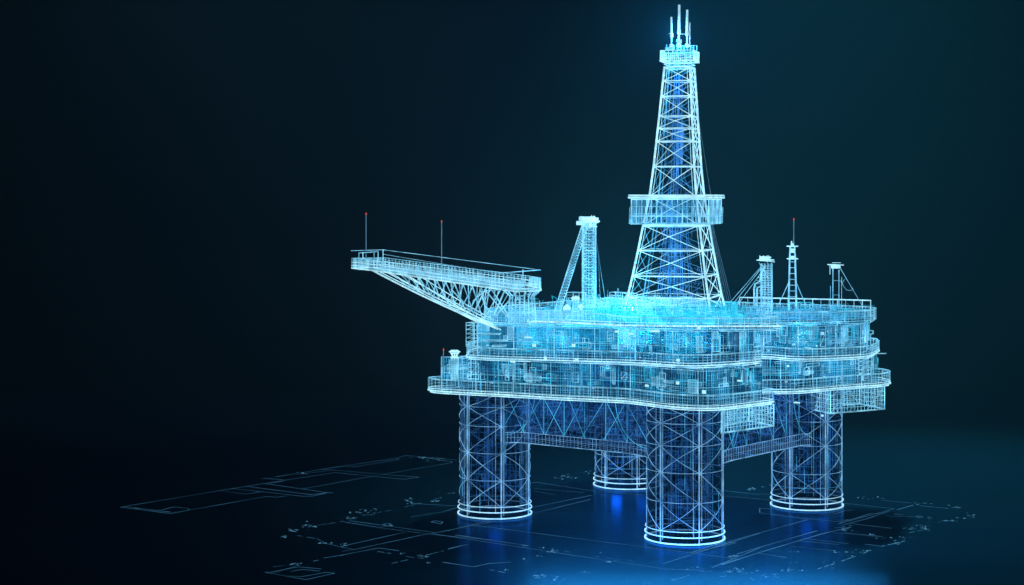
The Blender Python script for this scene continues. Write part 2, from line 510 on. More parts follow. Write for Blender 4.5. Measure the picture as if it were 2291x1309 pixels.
rooms(o1, Z1, Z2, 16, 'room', 'fine_line', 'hull_sheet')
rooms(o2, Z2, Z3, 18, 'room', 'cyan_line', 'hull_sheet')

def pipes(out, z0, z1, n, ns, mat, d=3.5):
    w = Wires(); oi = inset(out, d)
    for i in range(n):
        x, y = rnd_in(oi); z = U(z0 + .5, z1 - .5); l = U(1, 9); k = random.random()
        q = (x + l, y, z) if k < .35 else (x, y + l, z) if k < .6 else (x, y, min(z1, z + l * .6))
        if inside(oi, q[0], q[1]): w.seg((x, y, z), q, random.choice((.04, .05, .07, .12)))
    for i in range(ns):
        x, y = rnd_in(oi); scribble(w, (x, y, U(z0 + .6, z1 - .6)), U(.25, .7), random.randint(5, 14), U(.035, .06))
    o = w.build('pipework', mat, plat)
    w = Wires()
    for i in range(150):
        x, y = rnd_in(oi); a = random.choice((.09, .12, .16, .25)); w.solid((x, y, U(z0 + .6, z1 - .6)), (a, a, a * .8))
    w.build('pipe_glints', 'bright_line', o)  # tiny glowing cubes added as glints among the pipes
pipes(o1, Z1, Z2, 500, 380, 'fine_line')
pipes(o2, Z2, Z3, 450, 380, 'cyan_line')

# ---- hanging modules below the lower deck (right of the front leg and at the right end)
def module(c, z0, z1, name='hanging_module'):
    w = Wires()
    for (p, q), big in zip(((c[0], c[1]), (c[1], c[2]), (c[2], c[3]), (c[3], c[0])), (0, 0, 1, 1)):
        n = max(3, int(math.dist(p, q) / 1.05))
        for i in range(n + 1):
            a = lerp(p, q, i / n); w.seg((*a, z0), (*a, z1), .14 if i in (0, n) else .08)
        for k in range(6):
            z = z0 + (z1 - z0) * k / 5; w.seg((*p, z), (*q, z), .24 if k in (0,) else .09)
        for i in range(3): w.seg((*lerp(p, q, i / 3), z0), (*lerp(p, q, (i + 1) / 3), z1), .06)
    o = w.build(name, 'pale_line', plat)
    s = Wires()
    for i in range(4): s.face([(*c[i], z0), (*c[(i + 1) % 4], z0), (*c[(i + 1) % 4], z1), (*c[i], z1)])
    s.build('cladding', 'deck_sheet', o)
    sq = Wires()
    for i in range(40): 
        t = lerp(lerp(c[0], c[1], U(.1, .9)), lerp(c[3], c[2], U(.1, .9)), U(.1, .9)); scribble(sq, (*t, U(z0 + .5, z1 - .5)), .5, 9, .05)
    sq.build('pipework', 'fine_line', o)
m0 = on(1614, 914, Z1); m1 = on(1731, 899.5, Z1)
module([m0, m1, (m1[0] - 9, m1[1] + 4), (m0[0] - 6, m0[1] + 10)], 25.6, Z1 - .5)
m0 = on(1858, 870, Z1); m1 = on(1979, 861, Z1)
module([m0, m1, (m1[0] - 10, m1[1] + 6), (m0[0] - 10, m0[1] + 6)], 25.0, Z1 - .5)

# ---- drill floor block and roof band on the upper deck, under the derrick
def blk(name, c, half, rot, z0, z1, sp, rows, mat, sheet, rr=.16):
    ca, sa = math.cos(rot), math.sin(rot)
    def Q(x, y, z): return (c[0] + x * ca - y * sa, c[1] + x * sa + y * ca, z)
    w = Wires(); a, b = half; cs = [(-a, -b), (a, -b), (a, b), (-a, b)]
    sh = Wires()
    for i in range(4):
        p, q = cs[i], cs[(i + 1) % 4]; n = max(2, int(math.dist(p, q) / sp))
        for k in range(n + 1):
            t = lerp(p, q, k / n); w.seg(Q(*t, z0), Q(*t, z1), rr if k in (0, n) else random.choice((.04, .06, .08)))
        for k in range(rows + 1):
            z = z0 + (z1 - z0) * k / rows; w.seg(Q(*p, z), Q(*q, z), rr * 1.3 if k in (0, rows) else .06)
        sh.face([Q(*p, z0), Q(*q, z0), Q(*q, z1), Q(*p, z1)])
    sh.face([Q(*t, z1) for t in cs])
    o = w.build(name, mat, plat); sh.build('cladding', sheet, o)
    return o
rf = Wires()                                          # the long flat roof edge along the front
fr = [on(*q, 48.0) for q in ((1180, 720), (1260, 722), (1390, 729), (1560, 731), (1746, 731))]
rf.poly(z3(resample(fr, 1.5, False), 48.1), .3)
bk = [(p[0] - 6, p[1] + 8) for p in fr]
rf.poly(z3(bk, 48.1), .12)
for i in range(5): rf.seg((*fr[i], 48.1), (*bk[i], 48.1), .1)
rf.build('roof_edge', 'bright_line', plat)
DC = at(1511, 560, 432)[:2]
DROT = TH - math.radians(16)                          # the derrick stands at an angle to the decks
blk('drill_floor', DC, (13.5, 12), DROT, Z3 + .5, 51.2, .7, 5, 'cyan_line', 'cyan_sheet')
blk('machinery_block', (DC[0] - 10, DC[1] - 13), (9, 6), .0, Z3 + .5, 50.2, .7, 4, 'cyan_line', 'cyan_sheet', .12)
blk('machinery_block', (DC[0] + 14, DC[1] - 11), (8, 7), .1, Z3 + .5, 49.6, .7, 4, 'cyan_line', 'cyan_sheet', .12)
blk('machinery_block', (36, 24), (7, 9), .0, Z3 + .5, 49.4, .8, 3, 'fine_line', 'deck_sheet', .12)
blk('machinery_block', (-20, -27), (6.5, 5.5), .0, Z3 + .5, 50.0, .8, 3, 'fine_line', 'cyan_sheet', .12)
blk('accommodation_block', (-21.5, -28), (7, 6), .0, Z2T + .3, Z3 + .2, .5, 8, 'fine_line', 'cyan_sheet', .12)

def dense(name, mat, n, c, s, z0, z1, r0=.035, r1=.07, steps=14):
    w = Wires()
    for i in range(n):
        x, y = c[0] + random.gauss(0, s[0]), c[1] + random.gauss(0, s[1]); z = U(z0, z1)
        if not inside(o3, x, y): continue
        k = random.random()
        if k < .55: scribble(w, (x, y, z), U(.25, .7), random.randint(4, steps), U(r0, r1))
        elif k < .8: w.seg((x, y, z0), (x, y, z), U(r0, r1 * 1.4))
        else:
            l = U(.4, 1.4); w.box((x - l, y - l, z - l * .5), (x + l, y + l, z + l * .5), r0)
    return w.build(name, mat, plat)
dense('pump_pipework', 'cyan_line', 1000, (DC[0] - 6, DC[1] - 8), (11, 7), 47.6, 51.8)
dense('pump_pipework', 'cyan_line', 700, (DC[0] + 8, DC[1] - 10), (9, 7), 47.6, 50.8)
dense('pump_pipework', 'cyan_line', 900, (DC[0] - 6, DC[1] - 14), (12, 7), 43.0, 47.0)
dense('pump_pipework', 'pale_line', 180, (DC[0] - 2, DC[1] - 9), (12, 4), 49.6, 52.2)
dense('pump_pipework', 'cyan_line', 120, (DC[0] + 1, DC[1] - 8), (9, 4), 50.0, 52.8)
dense('pump_pipework', 'fine_line', 420, (-18, -28), (12, 8), 47.5, 49.8)
dense('pump_pipework', 'fine_line', 420, (32, 20), (8, 14), 47.5, 50.2)

for i in range(70):
    x, y = rnd_in(inset(o3, 3)); h = U(.8, 3.4); a, b = U(.4, 1.8), U(.4, 1.6); w = Wires(); zb = Z3 + .4
    w.box((x - a, y - b, zb), (x + a, y + b, zb + h), .07)
    k = random.random()
    if k < .4:
        for j in range(1, 5): w.seg((x - a + 2 * a * j / 5, y - b, zb), (x - a + 2 * a * j / 5, y - b, zb + h), .05)
    elif k < .6: w.seg((x, y, zb), (x, y, zb + h + U(1, 2.4)), .08)
    else:
        for j in range(4): w.ring((x, y, zb + h * j / 3), min(a, b), .05, 10)
    w.build('deck_machine', random.choice(('pale_line', 'cyan_line', 'fine_line')), plat)
for i in range(36):
    x, y = DC[0] + random.gauss(-3, 11), DC[1] + random.gauss(-8, 6); zb = 49.4 + U(0, 1.6)
    if not inside(o3, x, y): continue
    h, a, b = U(1, 3.4), U(.5, 2.2), U(.5, 1.6); w = Wires(); w.box((x - a, y - b, zb), (x + a, y + b, zb + h), .1)
    for j in range(1, 4): w.seg((x - a, y - b, zb + h * j / 4), (x + a, y - b, zb + h * j / 4), .06)
    if random.random() < .4: w.seg((x, y, zb), (x, y, zb + h + U(.5, 1.6)), .12)
    w.build('deck_machine', 'pale_line', plat)
# ---- row of round drums behind the left railing, and a tank row
for i in range(9):
    x, y = on(1190 + i * 13, 712, 48.6)
    w = Wires()
    for z in (48.0, 49.2, 50.4): w.ring((x, y + 1, z), .65, .09, 12)
    for k in range(6): w.seg((x + .65 * math.cos(k), y + 1 + .65 * math.sin(k), 48), (x + .65 * math.cos(k), y + 1 + .65 * math.sin(k), 50.4), .07)
    w.build('drum', 'pale_line', plat)

# ---- staircase towers and small balconies on the left side
for (x, y, d, z0, z1) in ((1060, 0, 419, Z2T, 47.5), (1052, 0, 420, Z1T, Z2), (1925, 0, 430, Z2T, 46.5), (1938, 0, 432, Z1T, Z2)):
    u, v = rig((x - CX) / F * d, d); w = Wires()
    w.box((u - 1.3, v - 1.3, z0), (u + 1.3, v + 1.3, z1), .09)
    k = z0
    while k < z1: w.poly([(u - 1.3, v - 1.3, k), (u + 1.3, v - 1.3, k), (u + 1.3, v + 1.3, k), (u - 1.3, v + 1.3, k)], .06, True); w.seg((u - 1.3, v - 1.3, k), (u + 1.3, v - 1.3, min(z1, k + 1)), .07); k += 1.0
    w.build('stair_tower', 'pale_line', plat)
for px0, px1, py, d in ((1065, 1118, 748, 412), (1080, 1130, 763, 412), (1100, 1130, 775, 410)):
    w = Wires(); a, b = at(px0, py, d), at(px1, py, d)
    w.seg(a, b, .2); c = (b[0] - 2, b[1] + 3, b[2]); e = (a[0] - 2, a[1] + 3, a[2]); w.poly([a, b, c, e], .1, True)
    w.build('catwalk', 'pale_line', plat)

# ---- lit lamps and windows on the outer walls
for px, py, d, a, b in ((1195, 773, 404, .5, .45), (1283, 773, 402, .5, .5), (1220, 801, 406, .42, .42), (1290, 805, 402, .5, .3), (1147, 809, 408, .75, .32),
                        (1517, 806, 391, .45, .4), (1516, 857, 388, .4, .42), (1447, 863, 390, .5, .3), (1697, 858, 398, .55, .45), (1840, 746, 420, .4, .5),
                        (1564, 734, 397, .5, .4), (1412, 747, 396, .8, .3), (1380, 742, 398, .6, .3), (1808, 779, 418, 1.0, .28), (1655, 852, 392, .7, .22),
                        (1182, 755, 404, 1.3, .2), (1465, 741, 396, 1.5, .3), (1575, 877, 386, .5, .5), (1763, 819, 414, .3, .3), (1840, 930, 415, .3, .3), (1783, 901, 410, .9, .18)):
    p = at(px, py, d); w = Wires(); w.solid(p, (a * .8, .18, b * .75)); w.seg((p[0], p[1], p[2]), (p[0] - 1.2, p[1] + 1.6, p[2]), .07)
    w.build('lamp', 'lamp_glow', plat)

# ------------------------------------------------------------------ the derrick
random.seed(51)
der = thing('drilling_derrick', 'tall tapering lattice drilling derrick with glazed cabin halfway and antennas on top', 'derrick', (DC[0], DC[1], 50))
def W_at(z):                                          # full width of the tower at height z
    pts = [(49.5, 21.6), (53.2, 19.9), (58.4, 18.0), (64.6, 15.9), (70.8, 14.0), (77.8, 11.6), (85.2, 10.1), (97.3, 8.2), (109.7, 6.4), (116, 6)]
    for (a, b), (c, e) in zip(pts, pts[1:]):
        if z <= c: return b + (e - b) * (z - a) / (c - a)
    return 6
ca, sa = math.cos(DROT), math.sin(DROT)
def D(x, y, z):
    x += (z - 55) / 60 * 1.15
    return (DC[0] + x * ca + y * (-sa), DC[1] + x * sa + y * ca, z)
# local x runs right and slightly nearer, local y runs away
cr = ((-1, -1), (1, -1), (1, 1), (-1, 1))
def C(k, z, o=0): w = W_at(z) / 2 + o; return D(cr[k % 4][0] * w, cr[k % 4][1] * w, z)
lv = [49.5, 53.2, 58.4, 64.6, 70.8, 77.8, 85.2, 91.4, 94.6, 97.6, 102.5, 106.3, 109.7]
for k in range(4):
    w = Wires()
    zs = [49.5 + i * 60.2 / 30 for i in range(31)]
    r = .31 if k in (0, 1, 2) else .16
    w.poly([C(k, z) for z in zs], r * .95)
    for (ox, oy) in ((.75, 0), (0, .75)):
        w.poly([D(cr[k][0] * (W_at(z) / 2 - ox), cr[k][1] * (W_at(z) / 2 - oy), z) for z in zs], .07)
    w.build('corner_post', 'bright_line' if k < 3 else 'fine_line', der)
for z in lv[1:]:
    w = Wires()
    for k in range(4): w.seg(C(k, z), C(k + 1, z), .25 if k in (0, 1) else .09)
    w.build('girt', 'bright_line', der)
for k in range(4):                                    # one set of braces for each face
    w = Wires()
    for i in range(len(lv) - 1):
        z0, z1 = lv[i], lv[i + 1]
        for a, b in ((C(k, z0), C(k + 1, z1)), (C(k + 1, z0), C(k, z1))):
            m = lerp(a, b, .5); m = (m[0], m[1], m[2] + U(-.35, .35))
            w.poly([a, m, b], .13 if k in (0, 1) else .06)
        if z1 - z0 > 5 and k < 2: w.seg(C(k, z0), lerp(C(k, z1), C(k + 1, z1), .5), .06)
    w.build('cross_bracing', 'bright_line' if k < 2 else 'fine_line', der)
w = Wires()                                           # hoist rails and drill string in the shaft
for x, y in ((-1.2, 0), (1.2, 0), (0, 1.2), (0, -1.2), (-2.2, 1), (-.4, .4)):
    w.seg(D(x, y, 50), D(x * .6, y * .6, 108), .1)
for i in range(80):
    z = 50 + i * .72; q = .6 + .4 * (108 - z) / 58
    if random.random() < .45: w.seg(D(-1.2 * q, 0, z), D(1.2 * q, 0, z), .05)
    if random.random() < .3: w.seg(D(-2.2 * q, 1, z), D(0, 1.2 * q, z + .8), .05)
w.build('drill_string', 'blue_line', der)
w = Wires()
for i in range(64):
    z = U(50, 100); h = W_at(z) / 2 * .9; a = D(U(-h, h), U(-h, h), z); w.poly([a, D(U(-h, h) * .8, U(-h, h) * .8, z + U(1, 6)), D(U(-h, h) * .6, U(-h, h) * .6, z + U(4, 12))], .05)
for i in range(90):
    z = U(50, 60); h = W_at(z) / 2 * .9; a = D(U(-h, h), U(-h, h), z); scribble(w, a, U(.4, 1), random.randint(4, 10), .045)
for x, y in ((-4, 2), (-4.6, -1), (3.4, 2.6), (2.5, -2)):
    w.seg(D(x, y, 50), D(x * .5, y * .5, 76), .1); w.seg(D(x + .6, y, 50), D(x * .5 + .5, y * .5, 76), .05)
w.build('service_lines', 'blue_line', der)
w = Wires()
for (x, y, z, s, h) in ((-1.8, .5, 70.5, 2.4, 6.5), (0, 0, 64, 1.5, 6.8), (0, 0, 54, 1.7, 9), (.3, .3, 86, .8, 10)):
    for k in range(12):
        a = k * PI / 6; w.seg(D(x + s * math.cos(a), y + s * math.sin(a), z), D(x + s * math.cos(a), y + s * math.sin(a), z + h), .06)
    for q in range(5):
        w.poly([D(x + s * math.cos(k * PI / 8), y + s * math.sin(k * PI / 8), z + h * q / 4) for k in range(16)], .06, True)
w.build('hoist_block', 'blue_line', der)
w = Wires()
for (k, z0, z1) in ((0, 50, 53), (3, 50, 58)): pass
for i in range(4):
    a = D(W_at(72) / 2 + i * .25, W_at(72) / 2, 72); b = at(1626 + i * 5, 692, 428); w.seg(a, b, .035)
w.seg(D(W_at(105) / 2, -1, 106), D(9.2, 2, 72), .03)
for i in range(3): w.seg(C(0, 55 + i * 1.5), at(1388 + i * 4, 684, 428), .07)
w.build('guy_wire', 'rod_line', der)
# cabin halfway up
zc0, zc1 = zat(501, 423), zat(446, 423); HB = 9.5
w = Wires()
def rect(w, h, z, r): w.poly([D(a * h, b * h, z) for a, b in cr], r, True)
n = 15
for k in range(4):
    a, b = cr[k], cr[(k + 1) % 4]
    for i in range(n + 1):
        t = lerp(a, b, i / n); w.seg(D(t[0] * HB, t[1] * HB, zc0), D(t[0] * HB, t[1] * HB, zc1), .15 if i % 5 == 0 else random.choice((.05, .07, .1)))
for f, r in ((0, .24), (.3, .12), (.4, .05), (.7, .06), (1, .14)): rect(w, HB, zc0 + (zc1 - zc0) * f, r)
cab = w.build('cabin', 'pale_line', der)
w = Wires()
for k in range(4):
    a, b = cr[k], cr[(k + 1) % 4]
    w.face([D(a[0] * HB, a[1] * HB, zc0), D(b[0] * HB, b[1] * HB, zc0), D(b[0] * HB, b[1] * HB, zc1), D(a[0] * HB, a[1] * HB, zc1)])
w.face([D(a * HB, b * HB, zc0) for a, b in cr])
w.build('window_band', 'hull_sheet', cab)
w = Wires()
rt = zc1 + .45; rect(w, HB + .5, rt, .4); rect(w, HB + .5, rt + .55, .25); rect(w, HB + .1, rt - .5, .1)
for i in range(9):
    t = -1 + 2 * i / 8; w.seg(D(t * HB, -HB, rt), D(t * HB, HB, rt), .07)
w.build('roof', 'bright_line', cab)
w = Wires()
rect(w, HB + .35, zc0 + 2.0, .1)
for k in range(4):
    for i in range(5):
        t = lerp(cr[k], cr[(k + 1) % 4], i / 5); w.seg(D(t[0] * (HB + .35), t[1] * (HB + .35), zc0), D(t[0] * (HB + .35), t[1] * (HB + .35), zc0 + 4), .08)
rect(w, 6.9, zc0 - .7, .22); rect(w, 6.9, zc0 - .2, .12)
w.build('gallery_rail', 'pale_line', cab)
w = Wires()
for i in range(60):
    x, y, z = U(-7, 7), U(-7, 7), U(zc0 + .5, zc1 - .5)
    if random.random() < .5: scribble(w, D(x, y, z), .5, 8, .045)
    else: w.seg(D(x, y, zc0), D(x, y, zc1), .05)
for i in range(14):
    x, y = U(-7, 4), U(-7, 5); s = U(.6, 2.2); z = zc0 + U(.2, 2.5)
    w.poly([D(x, y, z), D(x + s, y, z), D(x + s, y, z + s), D(x, y, z + s)], .06, True)
w.build('cabin_equipment', 'fine_line', cab)
# crown
zk0, zk1 = zat(137, 430), zat(114, 430)
w = Wires(); HK = 4.1
rect(w, HK, zk0, .24); rect(w, HK, zk0 + .6, .14); rect(w, 3.3, zk0 - 1.6, .14); rect(w, 3.3, zk0 - .8, .1)
for i in range(7):
    t = -1 + 2 * i / 6; w.seg(D(t * HK, -HK, zk0), D(t * HK, HK, zk0), .1)
crown = w.build('crown_platform', 'bright_line', der)
w = Wires()
rect(w, HK, zk1, .13); rect(w, HK, (zk0 + zk1) / 2, .08)
for k in range(4):
    for i in range(8):
        t = lerp(cr[k], cr[(k + 1) % 4], i / 8); w.seg(D(t[0] * HK, t[1] * HK, zk0), D(t[0] * HK, t[1] * HK, zk1), .1 if i == 0 else .07)
w.build('railing', 'bright_line', crown)
w = Wires()
for k in range(4):
    a, b = cr[k], cr[(k + 1) % 4]
    w.face([D(a[0] * 3.2, a[1] * 3.2, zk0 - 2.6), D(b[0] * 3.2, b[1] * 3.2, zk0 - 2.6), D(b[0] * 3.2, b[1] * 3.2, zk1 + 1), D(a[0] * 3.2, a[1] * 3.2, zk1 + 1)])
w.build('crown_housing', 'cyan_sheet', crown)
w = Wires()
for i in range(90):
    x, y, z = U(-3.2, 3.2), U(-3.2, 3.2), U(zk0 - 2.6, zk1 + .8)
    if random.random() < .6: scribble(w, D(x, y, z), .35, 7, .05)
    else: w.seg(D(x, y, z), D(x, y, z + 1.2), .07)
for i in range(7):
    w.seg(D(-1 + i * .8, 2.5, zk1), D(-1 + i * .8, 2.5, zk1 + 1.6), .07)
w.seg(D(-1, 2.5, zk1 + 1.6), D(3.8, 2.5, zk1 + 1.6), .1)
w.solid(D(-2.4, -1, zk1 + .7), (.9, .5, .3)); w.solid(D(-1.6, -1, zk1 + 1), (.35, .35, .5))
w.build('crown_sheaves', 'pale_line', crown)
for px, top, r in ((1502, 39, .26), (1519.5, 12, .33), (1537.5, 23, .3), (1543.5, 51, .12)):
    p0, p1 = at(px, 104, 431), at(px, top, 431)
    w = Wires()
    for (q, rr) in ((0, r * .7), (.3, r * .75), (.4, r)): pass
    m = lerp(p0, p1, .38)
    w.seg(p0, m, r * .72); w.seg(m, p1, r)
    w.seg(lerp(p0, p1, .32), lerp(p0, p1, .4), r * 1.4)
    w.seg(p0, lerp(p0, p1, .04), r * 2)
    if px == 1519.5:
        w.seg(lerp(p0, p1, .02), lerp(p0, p1, .12), r * 1.3); w.seg(lerp(p0, p1, .12), lerp(p0, p1, .14), r * 2.2)
    w.build('antenna', 'ring_line', der)
w = Wires(); w.seg(at(1519, 76, 431), at(1540, 76, 431), .12); w.seg(at(1497, 75, 431), at(1506, 75, 431), .14); w.build('antenna_bracket', 'bright_line', der)

# ------------------------------------------------------------------ helideck
random.seed(61)
hb = at(1165, 700, 418)
heli = thing('helideck', 'long helideck on slanting strut truss jutting out over the left end', 'helideck', hb)
W_ = (787, 600, 440); N1 = (833, 605, 424); N2 = (1150, 652, 408); E1 = (1205, 651, 411); E2 = (1210, 645, 420); G2 = (1185, 640, 440); G1 = (862, 598, 462)
ring_b = [at(*p) for p in (W_, N1, N2, E1, E2, G2, G1)]
up = lambda pts, h: [(p[0], p[1], p[2] + h) for p in pts]
def along(pts, step, closed=True):
    return resample(pts, step, closed)
w = Wires()
w.poly(ring_b, .22, True); w.poly(up(ring_b, .7), .14, True); w.poly(up(ring_b, 1.5), .12, True)
dk = w.build('landing_deck', 'bright_line', heli)
w = Wires(); w.face(up(ring_b, .8)); w.build('deck_plate', 'deck_sheet', dk)
w = Wires()
pr = along(ring_b, 1.1)
w.poly(up(pr, 2.5), .12, True); w.poly(up(pr, 2.0), .06, True)
for p in pr: w.seg(p, (p[0], p[1], p[2] + 2.5), .08)
w.build('railing', 'pale_line', dk)
w = Wires()
for i in range(64):
    t = i / 63; a = lerp(ring_b[1], ring_b[2], t); b = lerp(ring_b[6], ring_b[5], t)
    w.seg((a[0], a[1], a[2] + .4), (b[0], b[1], b[2] + .4), .06)
for i in range(7):
    t = i / 6; a = lerp(ring_b[1], ring_b[6], t); b = lerp(ring_b[2], ring_b[5], t); w.seg((a[0], a[1], a[2] + .3), (b[0], b[1], b[2] + .3), .14)
for i in range(210):
    t, s = random.random(), random.random(); a = lerp(lerp(ring_b[1], ring_b[2], t), lerp(ring_b[6], ring_b[5], t), s)
    w.seg((a[0], a[1], a[2] + .5), (a[0], a[1], a[2] + U(1.2, 3.0)), U(.04, .08))
w.build('joists', 'pale_line', dk)
# safety frame above the deck
w = Wires()
A1, A2, A3, A4 = at(786, 561, 438), at(858, 559, 455), at(1209, 604, 424), at(1118, 611, 409)
w.seg(A1, A2, .12); w.seg(A2, A3, .1); w.seg(A3, A4, .16); w.seg(at(858, 569, 455), at(1118, 612, 409), .06)
for px, y0, y1, d in ((803, 604, 566, 436), (812, 580, 566, 438), (846, 592, 563, 450), (857, 598, 559, 455), (1170, 640, 603, 418), (1145, 640, 608, 412), (837, 600, 566, 430)):
    w.seg(at(px, y0, d), at(px, y1, d), .12)
w.seg(at(803, 566, 436), at(846, 563, 450), .14)
w.build('safety_frame', 'pale_line', heli)
# truss below
w = Wires()
tip = [at(1128, 742, 416), at(1112, 733, 420), at(1100, 722, 412)]
for (sx, sy, sd), (ex, ey, ed), r, bow in (((833, 605, 424), (1113, 736, 411), .26, 5), ((845, 606, 425), (1106, 731, 411), .14, 3), ((860, 606, 440), (1110, 728, 424), .22, 4), ((880, 603, 455), (1095, 716, 432), .14, 2),
                                      ((905, 612, 424), (1120, 738, 410), .2, 4), ((930, 612, 440), (1118, 724, 426), .12, 2), ((870, 607, 424), (1070, 722, 411), .14, 6)):
    a, b = at(sx, sy, sd), at(ex, ey, ed)
    w = Wires()
    w.poly([(lambda p, t: (p[0], p[1], p[2] - bow * .1 * math.sin(PI * t)))(lerp(a, b, t / 12), t / 12) for t in range(13)], r)
    trs = w.build('truss_chord', 'bright_line', heli)
w = Wires()
for i in range(11):                                   # webbing
    t = .3 + .066 * i
    lo = lerp(at(833, 605, 424), at(1113, 736, 411), t)
    lo2 = lerp(at(860, 606, 440), at(1110, 728, 424), t)
    for (l, e, f) in ((lo, 1, 2), (lo2, 6, 5)):
        hx = .1 + (t - .25) * .95
        h = lerp(ring_b[e], ring_b[f], min(1, hx)); h2 = lerp(ring_b[e], ring_b[f], min(1, hx + .12))
        w.seg(l, h, .17 if i % 2 else .1); w.seg(l, h2, .14 if i % 3 == 0 else .07)
for px0, px1 in ((1010, 1060), (1085, 1060), (1085, 1135), (1160, 1110), (1075, 1090), (1100, 1140), (1130, 1105)):
    w.seg(at(px0, 648, 409), at(px1, 690 + (px1 - 975) * .12, 411), .2)
w.poly([at(1050, 700, 411), at(1060, 672, 411), at(1085, 650, 410), at(1130, 648, 409)], .16)
w.build('truss_webbing', 'pale_line', heli)
# pedestal under the right end
w = Wires(); pc = at(1168, 700, 416)
z0, z1 = 47.4, zat(652, 414)
for k in range(18):
    a = k * PI / 9; w.seg((pc[0] + 3.4 * math.cos(a), pc[1] + 3.4 * math.sin(a), z0), (pc[0] + 3.0 * math.cos(a), pc[1] + 3.0 * math.sin(a), z1 - 1), .07)
    w.seg((pc[0] + 3.0 * math.cos(a), pc[1] + 3.0 * math.sin(a), z1 - 1.2), (pc[0] + 4.6 * math.cos(a), pc[1] + 4.6 * math.sin(a), z1 + .2), .1)
for i in range(12): w.ring((pc[0], pc[1], z0 + i * .45), 3.3, .06, 24)
for i in range(60): scribble(w, (pc[0] + U(-3, 3), pc[1] + U(-3, 3), U(z0, z1)), .4, 8, .045)
w.ring((pc[0], pc[1], z1 + .2), 4.6, .2, 30)
w.build('pedestal', 'pale_line', heli)

# ------------------------------------------------------------------ thin rod antennas with red tips
def rod(px, y0, y1, d, label):
    a, b = at(px, y0, d), at(px, y1, d)
    t = thing('whip_antenna', label, 'antenna', a, 'thin rod antennas with red tip lights')
    w = Wires(); w.seg(a, b, .11); w.build('rod', 'rod_line', t)
    w = Wires(); w.solid((b[0], b[1], b[2] + .2), (.1, .1, .26)); w.build('tip_light', 'red_light', t)
rod(819, 596, 480, 436, 'thin antenna with red tip standing on the outer left tip of the helideck')
rod(988, 610, 497, 430, 'thin antenna with red tip standing halfway along the helideck')
rod(992, 842, 784, 415, 'short thin red tipped antenna beside the beacon on the lowest deck left corner')
rod(1776, 552, 492, 438, 'thin antenna with red tip on top of the small lattice mast')

# ------------------------------------------------------------------ left crane
d = 432
c0, c1 = at(1318, 700, d), at(1318, 497, d)
crane = thing('pedestal_crane', 'tall round lattice crane tower with boom leaning down to the left', 'crane', (c0[0], c0[1], 47.6))
w = Wires(); R = 1.75
for k in range(12): a = k * PI / 6; w.seg((c0[0] + R * math.cos(a), c0[1] + R * math.sin(a), 47.6), (c0[0] + R * math.cos(a), c0[1] + R * math.sin(a), c1[2]), .1 if k % 3 == 0 else .06)
n = 34
for i in range(n):
    z = 47.6 + (c1[2] - 47.6) * i / n; w.ring((c0[0], c0[1], z), R, .1 if i % 6 == 0 else .05, 16)
    dz = (c1[2] - 47.6) / n
    for k in range(8):
        a, b = k * PI / 4, (k + 1) * PI / 4
        if (k + i) % 2: w.seg((c0[0] + R * math.cos(a), c0[1] + R * math.sin(a), z), (c0[0] + R * math.cos(b), c0[1] + R * math.sin(b), z + dz), .06)
w.build('tower', 'pale_line', crane)
w = Wires()
w.ring(c1, 2.3, .2, 20); w.ring((c1[0], c1[1], c1[2] + .5), 2.0, .15, 20); w.ring((c1[0], c1[1], c1[2] - 1), 1.8, .15, 20)
w.seg(at(1294, 499, d), at(1341, 495, d), .3); w.solid(at(1318, 490, d), (1.2, 1.0, .6)); w.solid(at(1301, 489, d), (.5, .4, .5)); w.solid(at(1332, 491, d), (.6, .5, .45)); w.solid(at(1297, 499, d), (.6, .6, .5))
for i in range(40): scribble(w, (c1[0] + U(-1.6, 1.6), c1[1] + U(-1.6, 1.6), c1[2] + U(-1, .8)), .35, 6, .06)
w.build('crane_head', 'bright_line', crane)
w = Wires()
pa, pb = at(1310, 500, 428), at(1247, 696, 425)
rt_, fw = Vector((CU, SU, 0)), Vector((-SU, CU, 0))
offs = [(-.75, -.6), (.75, -.6), (.75, .6), (-.75, .6)]
def O(p, k): o = Vector(p) + rt_ * offs[k % 4][0] + fw * offs[k % 4][1]; return tuple(o)
for k in range(4): w.seg(O(pa, k), O(pb, k), .1)
for i in range(30):
    a, b = lerp(pa, pb, i / 30), lerp(pa, pb, (i + 1) / 30)
    for k in range(4): w.seg(O(a, k), O(b, k + 1), .06); w.seg(O(a, k), O(a, k + 1), .05)
w.build('boom', 'pale_line', crane)
w = Wires()
w.seg(at(1335, 545, d), at(1358, 697, d), .045); w.seg(at(1338, 560, d), at(1344, 697, d), .03); w.seg(at(1321, 500, d), at(1290, 560, 427), .04)
w.build('guy_wire', 'rod_line', crane)

def stack(px, py, dd, h, wd, label, balls):
    b = at(px, py, dd); t = thing('valve_stack', label, 'valve stack', b, 'small valve stacks beside the crane tower')
    w = Wires()
    for k in range(8):
        a = k * PI / 4; w.seg((b[0] + wd * math.cos(a), b[1] + wd * math.sin(a), b[2]), (b[0] + wd * math.cos(a), b[1] + wd * math.sin(a), b[2] + h), .08)
    for i in range(5): w.ring((b[0], b[1], b[2] + h * i / 4), wd, .09, 12)
    w.build('body', 'pale_line', t)
    for q in balls:
        w = Wires(); c = at(*q[:2], dd); r = q[2]
        for k in range(3):
            for i in range(12):
                a0, a1 = i * PI / 6, (i + 1) * PI / 6
                f = [lambda a: (c[0] + r * math.cos(a), c[1] + r * math.sin(a), c[2]), lambda a: (c[0] + r * math.cos(a), c[1], c[2] + r * math.sin(a)), lambda a: (c[0], c[1] + r * math.cos(a), c[2] + r * math.sin(a))][k]
                w.seg(f(a0), f(a1), r * .4)
        w.build('handwheel', 'bright_line', t)
